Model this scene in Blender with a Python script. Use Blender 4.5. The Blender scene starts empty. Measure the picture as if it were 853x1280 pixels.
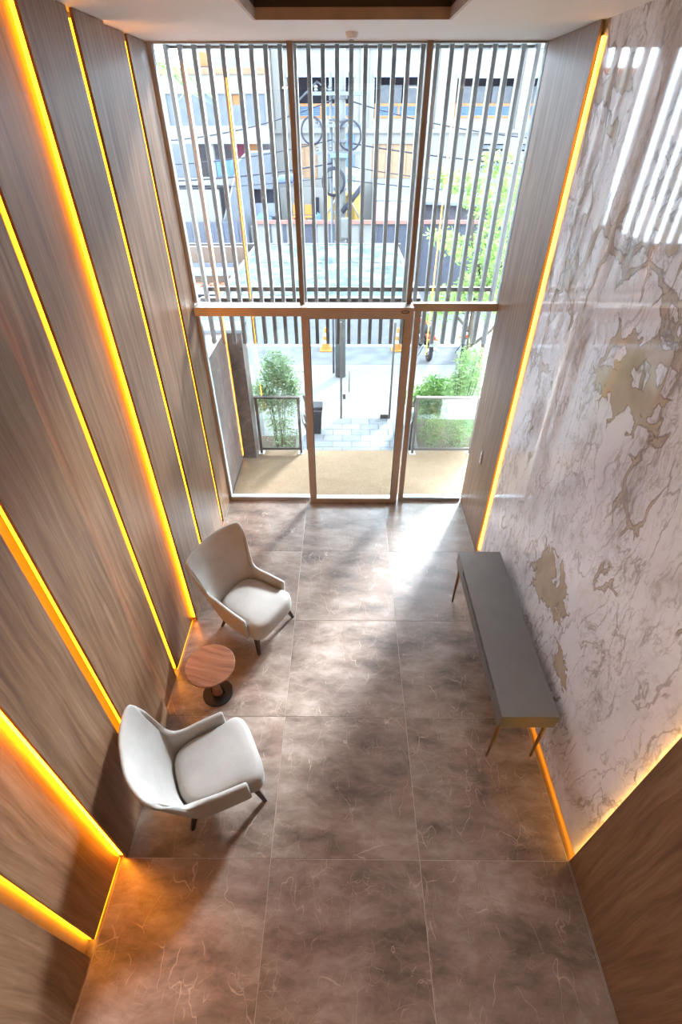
import bpy, bmesh, math, random
from mathutils import Vector, Matrix
from math import radians as RAD, pi, sin, cos

# ------------------------------------------------------------------ camera, world, sun, exposure
scene = bpy.context.scene
col = scene.collection
rnd = random.Random(7)

cam_d = bpy.data.cameras.new('camera')
cam = bpy.data.objects.new('camera', cam_d)
col.objects.link(cam)
cam_d.sensor_fit = 'VERTICAL'
cam_d.sensor_height = 36.0
cam_d.sensor_width = 24.0
cam_d.lens = 604.62 * 36.0 / 1280.0
cam_d.clip_start = 0.05
cam_d.clip_end = 400
_p, _y, _r = 0.6776, -0.0076, -0.0011
_f = Vector((sin(_y) * cos(_p), cos(_y) * cos(_p), -sin(_p)))
_rt = _f.cross(Vector((0, 0, 1))).normalized()
_up = _rt.cross(_f)
_rt2 = cos(_r) * _rt + sin(_r) * _up
_up2 = -sin(_r) * _rt + cos(_r) * _up
M = Matrix((( _rt2.x, _up2.x, -_f.x, 0.5789), (_rt2.y, _up2.y, -_f.y, -1.2818), (_rt2.z, _up2.z, -_f.z, 4.6253), (0, 0, 0, 1)))
cam.matrix_world = M
scene.camera = cam

SKY = 16.0
world = bpy.data.worlds.new('world')
scene.world = world
world.use_nodes = True
wn = world.node_tree
wn.nodes['Background'].inputs[0].default_value = (0.67, 0.83, 1.0, 1)
wn.nodes['Background'].inputs[1].default_value = SKY

sun_d = bpy.data.lights.new('sun', 'SUN')
sun = bpy.data.objects.new('sun', sun_d)
col.objects.link(sun)
sun_d.energy = 28.0
sun_d.angle = RAD(13)
sun_d.color = (0.82, 0.91, 1.0)
_el = RAD(27)
_dir = Vector((-0.515 * cos(_el), -0.857 * cos(_el), -sin(_el)))   # travels back-left into the hall
sun.rotation_euler = _dir.to_track_quat('-Z', 'Y').to_euler()
sun.location = (12, 20, 9)

vs = scene.view_settings
vs.view_transform = 'Standard'
vs.look = 'None'
vs.exposure = 0.78
vs.gamma = 1.0
vs.use_curve_mapping = False
LED_POWER = 13.0
FILL_W = 16.0

# ------------------------------------------------------------------ node helpers
def mat(name):
    m = bpy.data.materials.new(name)
    m.use_nodes = True
    nt = m.node_tree
    return m, nt, nt.nodes['Principled BSDF']

def nd(nt, t, ins=None, **props):
    n = nt.nodes.new(t)
    for k, v in props.items():
        setattr(n, k, v)
    if ins:
        for k, v in ins.items():
            s = n.inputs[k]
            if hasattr(v, 'bl_idname') and hasattr(v, 'outputs'):
                nt.links.new(v.outputs[0], s)
            elif isinstance(v, bpy.types.NodeSocket):
                nt.links.new(v, s)
            else:
                s.default_value = v
    return n

def c4(c):
    return (c[0], c[1], c[2], 1.0)

def math_n(nt, op, a, b=0.0, c=None, clamp=False):
    ins = {0: a, 1: b}
    if c is not None:
        ins[2] = c
    return nd(nt, 'ShaderNodeMath', ins, operation=op, use_clamp=clamp)

def vmath(nt, op, a, b=(0, 0, 0)):
    return nd(nt, 'ShaderNodeVectorMath', {0: a, 1: b}, operation=op)

def mixc(nt, f, a, b, mode='MIX'):
    n = nt.nodes.new('ShaderNodeMix')
    n.data_type = 'RGBA'
    n.blend_type = mode
    for i, v in ((0, f), (6, a), (7, b)):
        s = n.inputs[i]
        if hasattr(v, 'bl_idname') and hasattr(v, 'outputs'):
            nt.links.new(v.outputs[2] if v.bl_idname == 'ShaderNodeMix' else v.outputs[0], s)
        elif isinstance(v, bpy.types.NodeSocket):
            nt.links.new(v, s)
        elif isinstance(v, (tuple, list)) and len(v) == 3:
            s.default_value = c4(v)
        else:
            s.default_value = v
    return n

def out(n):
    return n.outputs[2] if n.bl_idname == 'ShaderNodeMix' else n.outputs[0]

def ramp(nt, fac, stops, interp='LINEAR'):
    n = nd(nt, 'ShaderNodeValToRGB', {0: fac})
    cr = n.color_ramp
    cr.interpolation = interp
    while len(cr.elements) < len(stops):
        cr.elements.new(0.5)
    for e, (p, c) in zip(cr.elements, stops):
        e.position = p
        e.color = c4(c) if not isinstance(c, (int, float)) else (c, c, c, 1)
    return n

def setp(b, rough=0.5, metal=0.0, spec=0.5):
    b.inputs['Roughness'].default_value = rough
    b.inputs['Metallic'].default_value = metal
    b.inputs['Specular IOR Level'].default_value = spec

_pc = {}
def plain(name, c, rough=0.6, metal=0.0, var=0.12, scale=6.0, spec=0.5):
    """small colour variation by noise, always procedural"""
    if name in _pc:
        return _pc[name]
    m, nt, b = mat(name)
    tc = nd(nt, 'ShaderNodeTexCoord')
    no = nd(nt, 'ShaderNodeTexNoise', {'Vector': tc.outputs['Object'], 'Scale': scale, 'Detail': 4.0})
    d = tuple(x * (1 - var) for x in c)
    e = tuple(min(1, x * (1 + var)) for x in c)
    r = ramp(nt, no.outputs[0], [(0.3, d), (0.7, e)])
    nt.links.new(r.outputs[0], b.inputs['Base Color'])
    setp(b, rough, metal, spec)
    _pc[name] = m
    return m

def emit(name, c, s):
    if name in _pc:
        return _pc[name]
    m = bpy.data.materials.new(name)
    m.use_nodes = True
    nt = m.node_tree
    nt.nodes.clear()
    e = nd(nt, 'ShaderNodeEmission', {0: c4(c), 1: s})
    o = nd(nt, 'ShaderNodeOutputMaterial', {0: e})
    _pc[name] = m
    return m

# ---------------------------------------------------------------- materials
def wood_mat(name, dark, mid, light, rough=0.42, joints=True, long_x=False):
    m, nt, b = mat(name)
    tc = nd(nt, 'ShaderNodeTexCoord')
    sep = nd(nt, 'ShaderNodeSeparateXYZ', {0: tc.outputs['Object']})
    wob = nd(nt, 'ShaderNodeTexNoise', {'Vector': nd(nt, 'ShaderNodeMapping', {'Vector': tc.outputs['Object'], 'Scale': (2.2, 2.2, 0.75)}), 'Scale': 1.0, 'Detail': 2.0})
    wv = math_n(nt, 'MULTIPLY', math_n(nt, 'SUBTRACT', wob.outputs[0], 0.5), 0.16)
    yy = math_n(nt, 'ADD', sep.outputs[1], wv)
    xx = sep.outputs[0]
    zz = sep.outputs[2]
    if long_x:
        xx, zz = sep.outputs[2], sep.outputs[0]
    v = nd(nt, 'ShaderNodeCombineXYZ', {0: xx, 1: yy, 2: math_n(nt, 'MULTIPLY', zz, 0.05)})
    n1 = nd(nt, 'ShaderNodeTexNoise', {'Vector': v, 'Scale': 20.0, 'Detail': 5.0, 'Roughness': 0.6})
    v2 = nd(nt, 'ShaderNodeCombineXYZ', {0: xx, 1: yy, 2: math_n(nt, 'MULTIPLY', zz, 0.03)})
    n2 = nd(nt, 'ShaderNodeTexNoise', {'Vector': v2, 'Scale': 85.0, 'Detail': 3.0})
    s = math_n(nt, 'ADD', math_n(nt, 'MULTIPLY', n1.outputs[0], 0.72), math_n(nt, 'MULTIPLY', n2.outputs[0], 0.28))
    r = ramp(nt, s, [(0.36, dark), (0.5, mid), (0.66, light)])
    c = r
    if joints:
        bv = nd(nt, 'ShaderNodeCombineXYZ', {0: sep.outputs[2], 1: sep.outputs[1], 2: 0.0})
        br = nd(nt, 'ShaderNodeTexBrick', {'Vector': bv, 'Color1': (0.82, 0.82, 0.82, 1), 'Color2': (1.06, 1.04, 1.02, 1), 'Mortar': (0.92, 0.92, 0.92, 1), 'Scale': 1.0, 'Mortar Size': 0.0, 'Brick Width': 0.95, 'Row Height': 0.13}, offset=0.37)
        c = mixc(nt, 0.55, r, br, 'MULTIPLY')
    nt.links.new(out(c), b.inputs['Base Color'])
    bm_ = nd(nt, 'ShaderNodeBump', {'Strength': 0.08, 'Distance': 0.01, 'Height': s})
    nt.links.new(bm_.outputs[0], b.inputs['Normal'])
    setp(b, rough, 0, 0.4)
    return m

WOOD = wood_mat('wood_veneer', (0.148, 0.076, 0.040), (0.225, 0.124, 0.068), (0.31, 0.188, 0.112))
TABLE_WOOD = wood_mat('walnut_table', (0.15, 0.060, 0.032), (0.24, 0.10, 0.055), (0.32, 0.15, 0.088), 0.35, False, True)

def tile_mat():
    m, nt, b = mat('brown_marble_tile')
    tc = nd(nt, 'ShaderNodeTexCoord')
    oi = nd(nt, 'ShaderNodeObjectInfo')
    off = vmath(nt, 'SCALE', (7.3, 3.1, 5.7))
    nt.links.new(math_n(nt, 'MULTIPLY', oi.outputs['Random'], 40.0).outputs[0], off.inputs[3])
    p = vmath(nt, 'ADD', tc.outputs['Object'], off)
    def warp(src, scale, amt, det=3.0):
        w = nd(nt, 'ShaderNodeTexNoise', {'Vector': src, 'Scale': scale, 'Detail': det})
        k = nd(nt, 'ShaderNodeVectorMath', {0: vmath(nt, 'SUBTRACT', w.outputs[1], (0.5, 0.5, 0.5)).outputs[0]}, operation='SCALE')
        k.inputs[3].default_value = amt
        return vmath(nt, 'ADD', src, k)
    def smooth(v, a0, a1, b0, b1):
        return nd(nt, 'ShaderNodeMapRange', {0: v, 1: a0, 2: a1, 3: b0, 4: b1}, interpolation_type='SMOOTHSTEP')
    def noise(vec, sc, det=5.0, ro=0.6):
        return nd(nt, 'ShaderNodeTexNoise', {'Vector': vec, 'Scale': sc, 'Detail': det, 'Roughness': ro}).outputs[0]
    pd = warp(p, 3.0, 0.16)
    sa = nd(nt, 'ShaderNodeMapping', {'Vector': pd, 'Scale': (1.0, 0.40, 1.0), 'Rotation': (0, 0, 0.18)})
    sb = nd(nt, 'ShaderNodeMapping', {'Vector': pd, 'Scale': (0.42, 1.0, 1.0), 'Rotation': (0, 0, 0.35)})
    cl = nd(nt, 'ShaderNodeTexNoise', {'Vector': sb, 'Scale': 4.6, 'Detail': 9.0, 'Roughness': 0.68})
    base = ramp(nt, cl.outputs[0], [(0.34, (0.100, 0.067, 0.051)), (0.45, (0.190, 0.134, 0.106)), (0.55, (0.270, 0.203, 0.166)), (0.67, (0.375, 0.298, 0.255))])
    rust = smooth(noise(sa, 3.2, 6.0), 0.52, 0.68, 0.0, 0.55)
    base = mixc(nt, rust, base, (0.205, 0.130, 0.093))
    def ridge(vec, sc, w, msc, lo, hi, amt, det=3.0):
        n = noise(vec, sc, det, 0.5)
        v = smooth(math_n(nt, 'ABSOLUTE', math_n(nt, 'SUBTRACT', n, 0.5)), 0.0, w, 1.0, 0.0)
        return math_n(nt, 'MULTIPLY', v, smooth(noise(p, msc, 2.0), lo, hi, 0.0, amt))
    def crack(vec, sc, w, msc, lo, hi, amt):
        vo = nd(nt, 'ShaderNodeTexVoronoi', {'Vector': vec, 'Scale': sc}, feature='DISTANCE_TO_EDGE')
        return math_n(nt, 'MULTIPLY', smooth(vo.outputs[0], 0.0, w, 1.0, 0.0), smooth(noise(p, msc, 2.0), lo, hi, 0.0, amt))
    f = crack(sa, 4.2, 0.010, 4.5, 0.50, 0.62, 0.65)
    f = math_n(nt, 'MAXIMUM', f, crack(sb, 6.5, 0.012, 5.5, 0.54, 0.66, 0.5))
    f = math_n(nt, 'MAXIMUM', f, crack(warp(pd, 9.0, 0.05), 13.0, 0.030, 3.6, 0.52, 0.66, 0.40))
    f = math_n(nt, 'MAXIMUM', f, ridge(sa, 2.6, 0.0035, 2.8, 0.46, 0.60, 0.65))
    c = mixc(nt, f, base, (0.60, 0.465, 0.37))
    nt.links.new(out(c), b.inputs['Base Color'])
    rr = nd(nt, 'ShaderNodeMapRange', {0: cl.outputs[0], 1: 0.3, 2: 0.7, 3: 0.36, 4: 0.27})
    nt.links.new(rr.outputs[0], b.inputs['Roughness'])
    b.inputs['Specular IOR Level'].default_value = 0.85
    return m
TILE = tile_mat()

def marble_mat():
    m, nt, b = mat('white_gold_marble')
    tc = nd(nt, 'ShaderNodeTexCoord')
    sep = nd(nt, 'ShaderNodeSeparateXYZ', {0: tc.outputs['Object']})
    p = nd(nt, 'ShaderNodeCombineXYZ', {0: sep.outputs[1], 1: sep.outputs[2], 2: 0.0})
    def warp(src, scale, amt, det=4.0):
        w = nd(nt, 'ShaderNodeTexNoise', {'Vector': src, 'Scale': scale, 'Detail': det, 'Roughness': 0.6})
        s = nd(nt, 'ShaderNodeVectorMath', {0: vmath(nt, 'SUBTRACT', w.outputs[1], (0.5, 0.5, 0.5)).outputs[0]}, operation='SCALE')
        s.inputs[3].default_value = amt
        return vmath(nt, 'ADD', src, s)
    def mr(v, a0, a1, b0, b1, smooth=True):
        return nd(nt, 'ShaderNodeMapRange', {0: v, 1: a0, 2: a1, 3: b0, 4: b1}, interpolation_type='SMOOTHSTEP' if smooth else 'LINEAR')
    def band(v, c, w):
        return mr(math_n(nt, 'ABSOLUTE', math_n(nt, 'SUBTRACT', v, c)), 0.0, w, 1.0, 0.0)
    pw = warp(warp(p, 1.0, 0.75, 3.0), 4.0, 0.16, 6.0)
    st = nd(nt, 'ShaderNodeMapping', {'Vector': pw, 'Scale': (1.0, 0.42, 1.0), 'Rotation': (0, 0, 0.22)})
    cl = nd(nt, 'ShaderNodeTexNoise', {'Vector': st, 'Scale': 2.4, 'Detail': 8.0, 'Roughness': 0.62})
    c = ramp(nt, cl.outputs[0], [(0.27, (0.50, 0.475, 0.48)), (0.39, (0.71, 0.69, 0.71)), (0.50, (0.82, 0.81, 0.84)), (0.72, (0.87, 0.865, 0.89))])
    # tan streaks, commoner high on the slab
    tn = nd(nt, 'ShaderNodeTexNoise', {'Vector': st, 'Scale': 1.7, 'Detail': 6.0, 'Roughness': 0.6})
    hz = mr(sep.outputs[2], 1.6, 5.2, -0.07, 0.13, False)
    tf = mr(math_n(nt, 'ADD', tn.outputs[0], hz), 0.57, 0.72, 0.0, 0.7)
    c = mixc(nt, tf, c, (0.50, 0.405, 0.335))
    # broken fragments: tan matrix between white chips, dark outlines
    fr = nd(nt, 'ShaderNodeTexVoronoi', {'Vector': nd(nt, 'ShaderNodeMapping', {'Vector': pw, 'Scale': (1.0, 0.62, 1.0), 'Rotation': (0, 0, 0.35)}), 'Scale': 3.0}, feature='DISTANCE_TO_EDGE')
    mk = nd(nt, 'ShaderNodeTexNoise', {'Vector': warp(p, 3.0, 0.2), 'Scale': 1.15, 'Detail': 2.0})
    wid = mr(math_n(nt, 'ADD', mk.outputs[0], math_n(nt, 'MULTIPLY', hz, 0.6)), 0.53, 0.80, 0.0, 0.15, False)
    d = math_n(nt, 'SUBTRACT', fr.outputs[0], wid)
    mat_f = mr(d, -0.004, 0.004, 1.0, 0.0)
    on = mr(wid, 0.004, 0.02, 0.0, 1.0)
    gn = nd(nt, 'ShaderNodeTexNoise', {'Vector': st, 'Scale': 9.0, 'Detail': 5.0})
    tan = ramp(nt, gn.outputs[0], [(0.3, (0.42, 0.335, 0.245)), (0.7, (0.55, 0.46, 0.36))])
    c = mixc(nt, math_n(nt, 'MULTIPLY', math_n(nt, 'MULTIPLY', mat_f, on), 0.85), c, tan)
    c = mixc(nt, math_n(nt, 'MULTIPLY', math_n(nt, 'MULTIPLY', band(d, 0.0, 0.022), on), 0.75), c, (0.19, 0.15, 0.125))
    # long fine veins (ridges of stretched noise)
    def ridge(vec, scale, w, amt, colr, c, mscale, lo, hi, det=4.0):
        n = nd(nt, 'ShaderNodeTexNoise', {'Vector': vec, 'Scale': scale, 'Detail': det, 'Roughness': 0.55})
        k = nd(nt, 'ShaderNodeTexNoise', {'Vector': p, 'Scale': mscale, 'Detail': 2.0})
        f = math_n(nt, 'MULTIPLY', band(n.outputs[0], 0.5, w), mr(k.outputs[0], lo, hi, 0.0, amt))
        return mixc(nt, f, c, colr)
    lg = nd(nt, 'ShaderNodeMapping', {'Vector': warp(warp(p, 1.2, 0.35, 2.0), 7.0, 0.05), 'Scale': (1.0, 0.28, 1.0), 'Rotation': (0, 0, 0.10)})
    c = ridge(lg, 3.6, 0.020, 0.65, (0.31, 0.265, 0.245), c, 1.5, 0.36, 0.52)
    c = ridge(lg, 7.5, 0.028, 0.5, (0.38, 0.345, 0.34), c, 1.9, 0.40, 0.56)
    vo2 = nd(nt, 'ShaderNodeTexVoronoi', {'Vector': warp(lg, 8.0, 0.12), 'Scale': 6.5}, feature='DISTANCE_TO_EDGE')
    mk2 = nd(nt, 'ShaderNodeTexNoise', {'Vector': p, 'Scale': 1.7, 'Detail': 3.0})
    c = mixc(nt, math_n(nt, 'MULTIPLY', mr(vo2.outputs[0], 0.0, 0.055, 1.0, 0.0), mr(mk2.outputs[0], 0.48, 0.64, 0.0, 0.6)), c, (0.30, 0.25, 0.23))
    c = ridge(warp(st, 6.0, 0.1), 8.5, 0.020, 0.5, (0.36, 0.32, 0.31), c, 2.2, 0.44, 0.60)
    c = ridge(pw, 7.0, 0.012, 0.5, (0.35, 0.28, 0.22), c, 1.9, 0.46, 0.62, 6.0)
    # gold islands (y, z, half width, half height)
    prev = None
    pg = warp(warp(p, 2.2, 0.55, 3.0), 9.0, 0.10)
    for (cy, cz, ry, rz) in ((1.76, 3.30, 0.38, 0.30), (1.72, 1.38, 0.34, 0.24), (1.80, 4.20, 0.20, 0.25), (1.15, 0.98, 0.16, 0.09), (3.0, 4.9, 0.10, 0.35)):
        dd = vmath(nt, 'MULTIPLY', vmath(nt, 'SUBTRACT', pg, (cy, cz, 0)), (1 / ry, 1 / rz, 1))
        L = nd(nt, 'ShaderNodeVectorMath', {0: dd.outputs[0]}, operation='LENGTH')
        prev = L.outputs['Value'] if prev is None else math_n(nt, 'MINIMUM', prev, L.outputs['Value']).outputs[0]
    sp = nd(nt, 'ShaderNodeTexVoronoi', {'Vector': pg, 'Scale': 3.4}, feature='DISTANCE_TO_EDGE')
    prev = math_n(nt, 'ADD', prev, math_n(nt, 'MULTIPLY', math_n(nt, 'SUBTRACT', sp.outputs[0], 0.10), 3.2)).outputs[0]
    gm = mr(prev, 0.98, 1.02, 1.0, 0.0)
    gold = ramp(nt, gn.outputs[0], [(0.3, (0.46, 0.37, 0.265)), (0.7, (0.57, 0.475, 0.365))])
    c = mixc(nt, gm, c, gold)
    c = mixc(nt, math_n(nt, 'MULTIPLY', band(prev, 1.0, 0.10), 0.75), c, (0.19, 0.145, 0.11))
    nt.links.new(out(c), b.inputs['Base Color'])
    setp(b, 0.05, 0, 0.6)
    return m
MARBLE = marble_mat()

def stone_mat(name, dark, light, rough=0.35):
    m, nt, b = mat(name)
    tc = nd(nt, 'ShaderNodeTexCoord')
    n1 = nd(nt, 'ShaderNodeTexNoise', {'Vector': tc.outputs['Object'], 'Scale': 5.0, 'Detail': 8.0, 'Roughness': 0.7, 'Distortion': 0.8})
    r = ramp(nt, n1.outputs[0], [(0.3, dark), (0.6, light), (0.72, tuple(min(1, x * 1.7) for x in light))])
    nt.links.new(r.outputs[0], b.inputs['Base Color'])
    setp(b, rough, 0, 0.1)
    return m
PIER_STONE = stone_mat('brown_pier_stone', (0.045, 0.033, 0.028), (0.11, 0.082, 0.070))

def carpet_mat():
    m, nt, b = mat('coir_mat')
    tc = nd(nt, 'ShaderNodeTexCoord')
    n1 = nd(nt, 'ShaderNodeTexNoise', {'Vector': tc.outputs['Object'], 'Scale': 90.0, 'Detail': 4.0})
    r = ramp(nt, n1.outputs[0], [(0.3, (0.085, 0.054, 0.031)), (0.7, (0.165, 0.113, 0.07))])
    nt.links.new(r.outputs[0], b.inputs['Base Color'])
    bm_ = nd(nt, 'ShaderNodeBump', {'Strength': 0.6, 'Distance': 0.01, 'Height': n1.outputs[0]})
    nt.links.new(bm_.outputs[0], b.inputs['Normal'])
    setp(b, 0.95, 0, 0.1)
    return m
COIR = carpet_mat()

def fabric_mat():
    m, nt, b = mat('cream_upholstery')
    tc = nd(nt, 'ShaderNodeTexCoord')
    n1 = nd(nt, 'ShaderNodeTexNoise', {'Vector': tc.outputs['Object'], 'Scale': 220.0, 'Detail': 2.0})
    n2 = nd(nt, 'ShaderNodeTexNoise', {'Vector': tc.outputs['Object'], 'Scale': 6.0, 'Detail': 3.0})
    s = math_n(nt, 'ADD', math_n(nt, 'MULTIPLY', n1.outputs[0], 0.5), math_n(nt, 'MULTIPLY', n2.outputs[0], 0.5))
    r = ramp(nt, s, [(0.35, (0.33, 0.308, 0.285)), (0.65, (0.405, 0.382, 0.355))])
    nt.links.new(r.outputs[0], b.inputs['Base Color'])
    bm_ = nd(nt, 'ShaderNodeBump', {'Strength': 0.12, 'Distance': 0.002, 'Height': n1.outputs[0]})
    nt.links.new(bm_.outputs[0], b.inputs['Normal'])
    setp(b, 0.7, 0, 0.3)
    b.inputs['Sheen Weight'].default_value = 0.15
    return m
FABRIC = fabric_mat()

def glass_mat(name, tint=(0.97, 0.985, 0.98), rough=0.0, fres=1.5, dirt=0.0, dirt_c=(0.4, 0.5, 0.52)):
    m = bpy.data.materials.new(name)
    m.use_nodes = True
    nt = m.node_tree
    nt.nodes.clear()
    tr = nd(nt, 'ShaderNodeBsdfTransparent', {0: c4(tint)})
    gl = nd(nt, 'ShaderNodeBsdfGlossy', {0: (1, 1, 1, 1), 'Roughness': rough})
    fr = nd(nt, 'ShaderNodeFresnel', {0: fres})
    mx = nd(nt, 'ShaderNodeMixShader', {0: fr, 1: tr, 2: gl})
    last = mx
    if dirt > 0:
        tc = nd(nt, 'ShaderNodeTexCoord')
        n1 = nd(nt, 'ShaderNodeTexNoise', {'Vector': tc.outputs['Object'], 'Scale': 2.2, 'Detail': 7.0, 'Distortion': 1.2})
        f = nd(nt, 'ShaderNodeMapRange', {0: n1.outputs[0], 1: 0.35, 2: 0.65, 3: dirt * 0.6, 4: dirt})
        df = nd(nt, 'ShaderNodeBsdfDiffuse', {0: c4(dirt_c)})
        last = nd(nt, 'ShaderNodeMixShader', {0: f, 1: mx, 2: df})
    nd(nt, 'ShaderNodeOutputMaterial', {0: last})
    return m
GLASS = glass_mat('clear_glass')
RAIL_GLASS = glass_mat('railing_glass', (0.90, 0.93, 0.90), dirt=0.04, dirt_c=(0.35, 0.38, 0.33))
CANOPY_GLASS = glass_mat('canopy_glass', (0.75, 0.86, 0.86), dirt=0.75, dirt_c=(0.30, 0.38, 0.39))

BRONZE = plain('bronze_aluminium', (0.42, 0.345, 0.285), 0.4, 0.25, 0.06)
BRONZE_D = plain('dark_bronze_mullion', (0.24, 0.195, 0.155), 0.45, 0.1, 0.06)
FIN_PAINT = plain('grey_fin_paint', (0.105, 0.10, 0.095), 0.45, 0.2, 0.06)
CEIL = plain('ceiling_paint', (0.72, 0.70, 0.68), 0.8, 0, 0.02, 2.0)
COFFER_TAN = plain('coffer_tan', (0.50, 0.385, 0.315), 0.5)
COFFER_DARK = plain('coffer_dark', (0.055, 0.045, 0.042), 0.5)
PLASTER = plain('white_plaster', (0.62, 0.60, 0.57), 0.85, 0, 0.04, 3.0)
GROUT = plain('pale_grout', (0.52, 0.45, 0.40), 0.8, 0, 0.06, 20)
BACKING = plain('slot_backing', (0.46, 0.34, 0.22), 0.6, 0, 0.08)
LEDC = emit('amber_led', (1.0, 0.35, 0.004), LED_POWER * 1.0)
LEDE = emit('amber_led_deep', (1.0, 0.33, 0.02), LED_POWER * 1.8)
LEDS = emit('amber_led_soft', (1.0, 0.31, 0.004), LED_POWER * 0.3)
LEDY = emit('amber_led_bright_step', (1.0, 0.285, 0.004), LED_POWER * 4.2)
LEDX = emit('amber_led_step', (1.0, 0.265, 0.004), LED_POWER * 1.25)
LEDG = emit('golden_led', (1.0, 0.50, 0.07), LED_POWER * 2.2)
LEDB = emit('golden_led_soft', (1.0, 0.42, 0.03), LED_POWER * 0.35)
LEDW = emit('warm_led', (1.0, 0.44, 0.04), LED_POWER * 0.5)
ALU = plain('grey_aluminium', (0.42, 0.43, 0.44), 0.35, 0.7, 0.05)
JAMB = plain('jamb_grey', (0.30, 0.315, 0.325), 0.5, 0, 0.05)
SILL = plain('sill_grey', (0.36, 0.39, 0.41), 0.4, 0.3, 0.05)
LACQUER = plain('grey_lacquer', (0.135, 0.130, 0.125), 0.38, 0, 0.05)
PULL_SHADE = plain('grey_lacquer_shadow_gap', (0.02, 0.018, 0.016), 0.6)
BRASS = plain('brushed_brass_brown', (0.26, 0.165, 0.085), 0.35, 0.7, 0.08)
DARK_WOOD = plain('dark_leg_wood', (0.035, 0.022, 0.017), 0.4, 0, 0.2, 30)
BLACK_METAL = plain('black_metal', (0.028, 0.027, 0.027), 0.4, 0.5, 0.05)
WHITE_PL = plain('white_plastic', (0.72, 0.72, 0.72), 0.35, 0, 0.03)

# ---------------------------------------------------------------- mesh helpers
def link(name, me, m=None, parent=None, loc=None):
    o = bpy.data.objects.new(name, me)
    col.objects.link(o)
    if m is not None and me is not None and not me.materials:
        me.materials.append(m)
    if parent is not None:
        o.parent = parent
    if loc is not None:
        o.location = loc
    return o

def bm_mesh(name, bm, smooth=False):
    me = bpy.data.meshes.new(name)
    bmesh.ops.recalc_face_normals(bm, faces=bm.faces)
    if smooth:
        for f in bm.faces:
            f.smooth = True
    bm.to_mesh(me)
    bm.free()
    return me

def add_box(bm, x0, x1, y0, y1, z0, z1, bevel=0.0):
    vs_ = [bm.verts.new(p) for p in ((x0, y0, z0), (x1, y0, z0), (x1, y1, z0), (x0, y1, z0), (x0, y0, z1), (x1, y0, z1), (x1, y1, z1), (x0, y1, z1))]
    fs = [bm.faces.new([vs_[i] for i in q]) for q in ((0, 3, 2, 1), (4, 5, 6, 7), (0, 1, 5, 4), (1, 2, 6, 5), (2, 3, 7, 6), (3, 0, 4, 7))]
    if bevel > 0:
        es = set(e for f in fs for e in f.edges)
        bmesh.ops.bevel(bm, geom=list(es), offset=bevel, segments=2, affect='EDGES', profile=0.5)

def box(name, x0, x1, y0, y1, z0, z1, m, parent=None, bevel=0.0):
    bm = bmesh.new()
    add_box(bm, x0, x1, y0, y1, z0, z1, bevel)
    return link(name, bm_mesh(name, bm), m, parent)

def frame_of(d):
    d = d.normalized()
    a = Vector((0, 0, 1)) if abs(d.z) < 0.95 else Vector((1, 0, 0))
    u = d.cross(a).normalized()
    return u, d.cross(u).normalized()

def add_tube(bm, pts, radii, n=8, closed=False, cap=True):
    pts = [Vector(p) for p in pts]
    if not isinstance(radii, (list, tuple)):
        radii = [radii] * len(pts)
    rings = []
    u = None
    for i, p in enumerate(pts):
        if closed:
            d = pts[(i + 1) % len(pts)] - pts[i - 1]
        else:
            d = pts[min(i + 1, len(pts) - 1)] - pts[max(i - 1, 0)]
        if u is None:
            u, v = frame_of(d)
        else:
            dd = d.normalized()
            u = (u - dd * u.dot(dd)).normalized()
            v = dd.cross(u).normalized()
        rings.append([bm.verts.new(p + (u * cos(2 * pi * k / n) + v * sin(2 * pi * k / n)) * radii[i]) for k in range(n)])
    m_ = len(rings)
    for i in range(m_ if closed else m_ - 1):
        a, b_ = rings[i], rings[(i + 1) % m_]
        for k in range(n):
            bm.faces.new((a[k], a[(k + 1) % n], b_[(k + 1) % n], b_[k]))
    if cap and not closed:
        bm.faces.new(rings[0][::-1])
        bm.faces.new(rings[-1])

def tube(name, pts, radii, m, parent=None, n=8, closed=False, smooth=True):
    bm = bmesh.new()
    add_tube(bm, pts, radii, n, closed)
    return link(name, bm_mesh(name, bm, smooth), m, parent)

def add_lathe(bm, prof, n=32, cx=0, cy=0):
    rings = []
    for r, z in prof:
        rings.append([bm.verts.new((cx + r * cos(2 * pi * k / n), cy + r * sin(2 * pi * k / n), z)) for k in range(n)])
    for a, b_ in zip(rings, rings[1:]):
        for k in range(n):
            bm.faces.new((a[k], a[(k + 1) % n], b_[(k + 1) % n], b_[k]))
    bm.faces.new(rings[0][::-1])
    bm.faces.new(rings[-1])

def lathe(name, prof, m, parent=None, n=32, cx=0, cy=0, smooth=False):
    bm = bmesh.new()
    add_lathe(bm, prof, n, cx, cy)
    return link(name, bm_mesh(name, bm, smooth), m, parent)

def empty(name, loc=(0, 0, 0), rz=0.0):
    o = bpy.data.objects.new(name, None)
    col.objects.link(o)
    o.location = loc
    o.rotation_euler = (0, 0, rz)
    o.empty_display_size = 0.1
    return o

def tag(o, label, cat, group=None):
    o['label'] = label
    o['category'] = cat
    if group:
        o['group'] = group
    return o

def struct(o, label, cat):
    o['kind'] = 'structure'
    o['label'] = label
    o['category'] = cat
    return o

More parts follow.
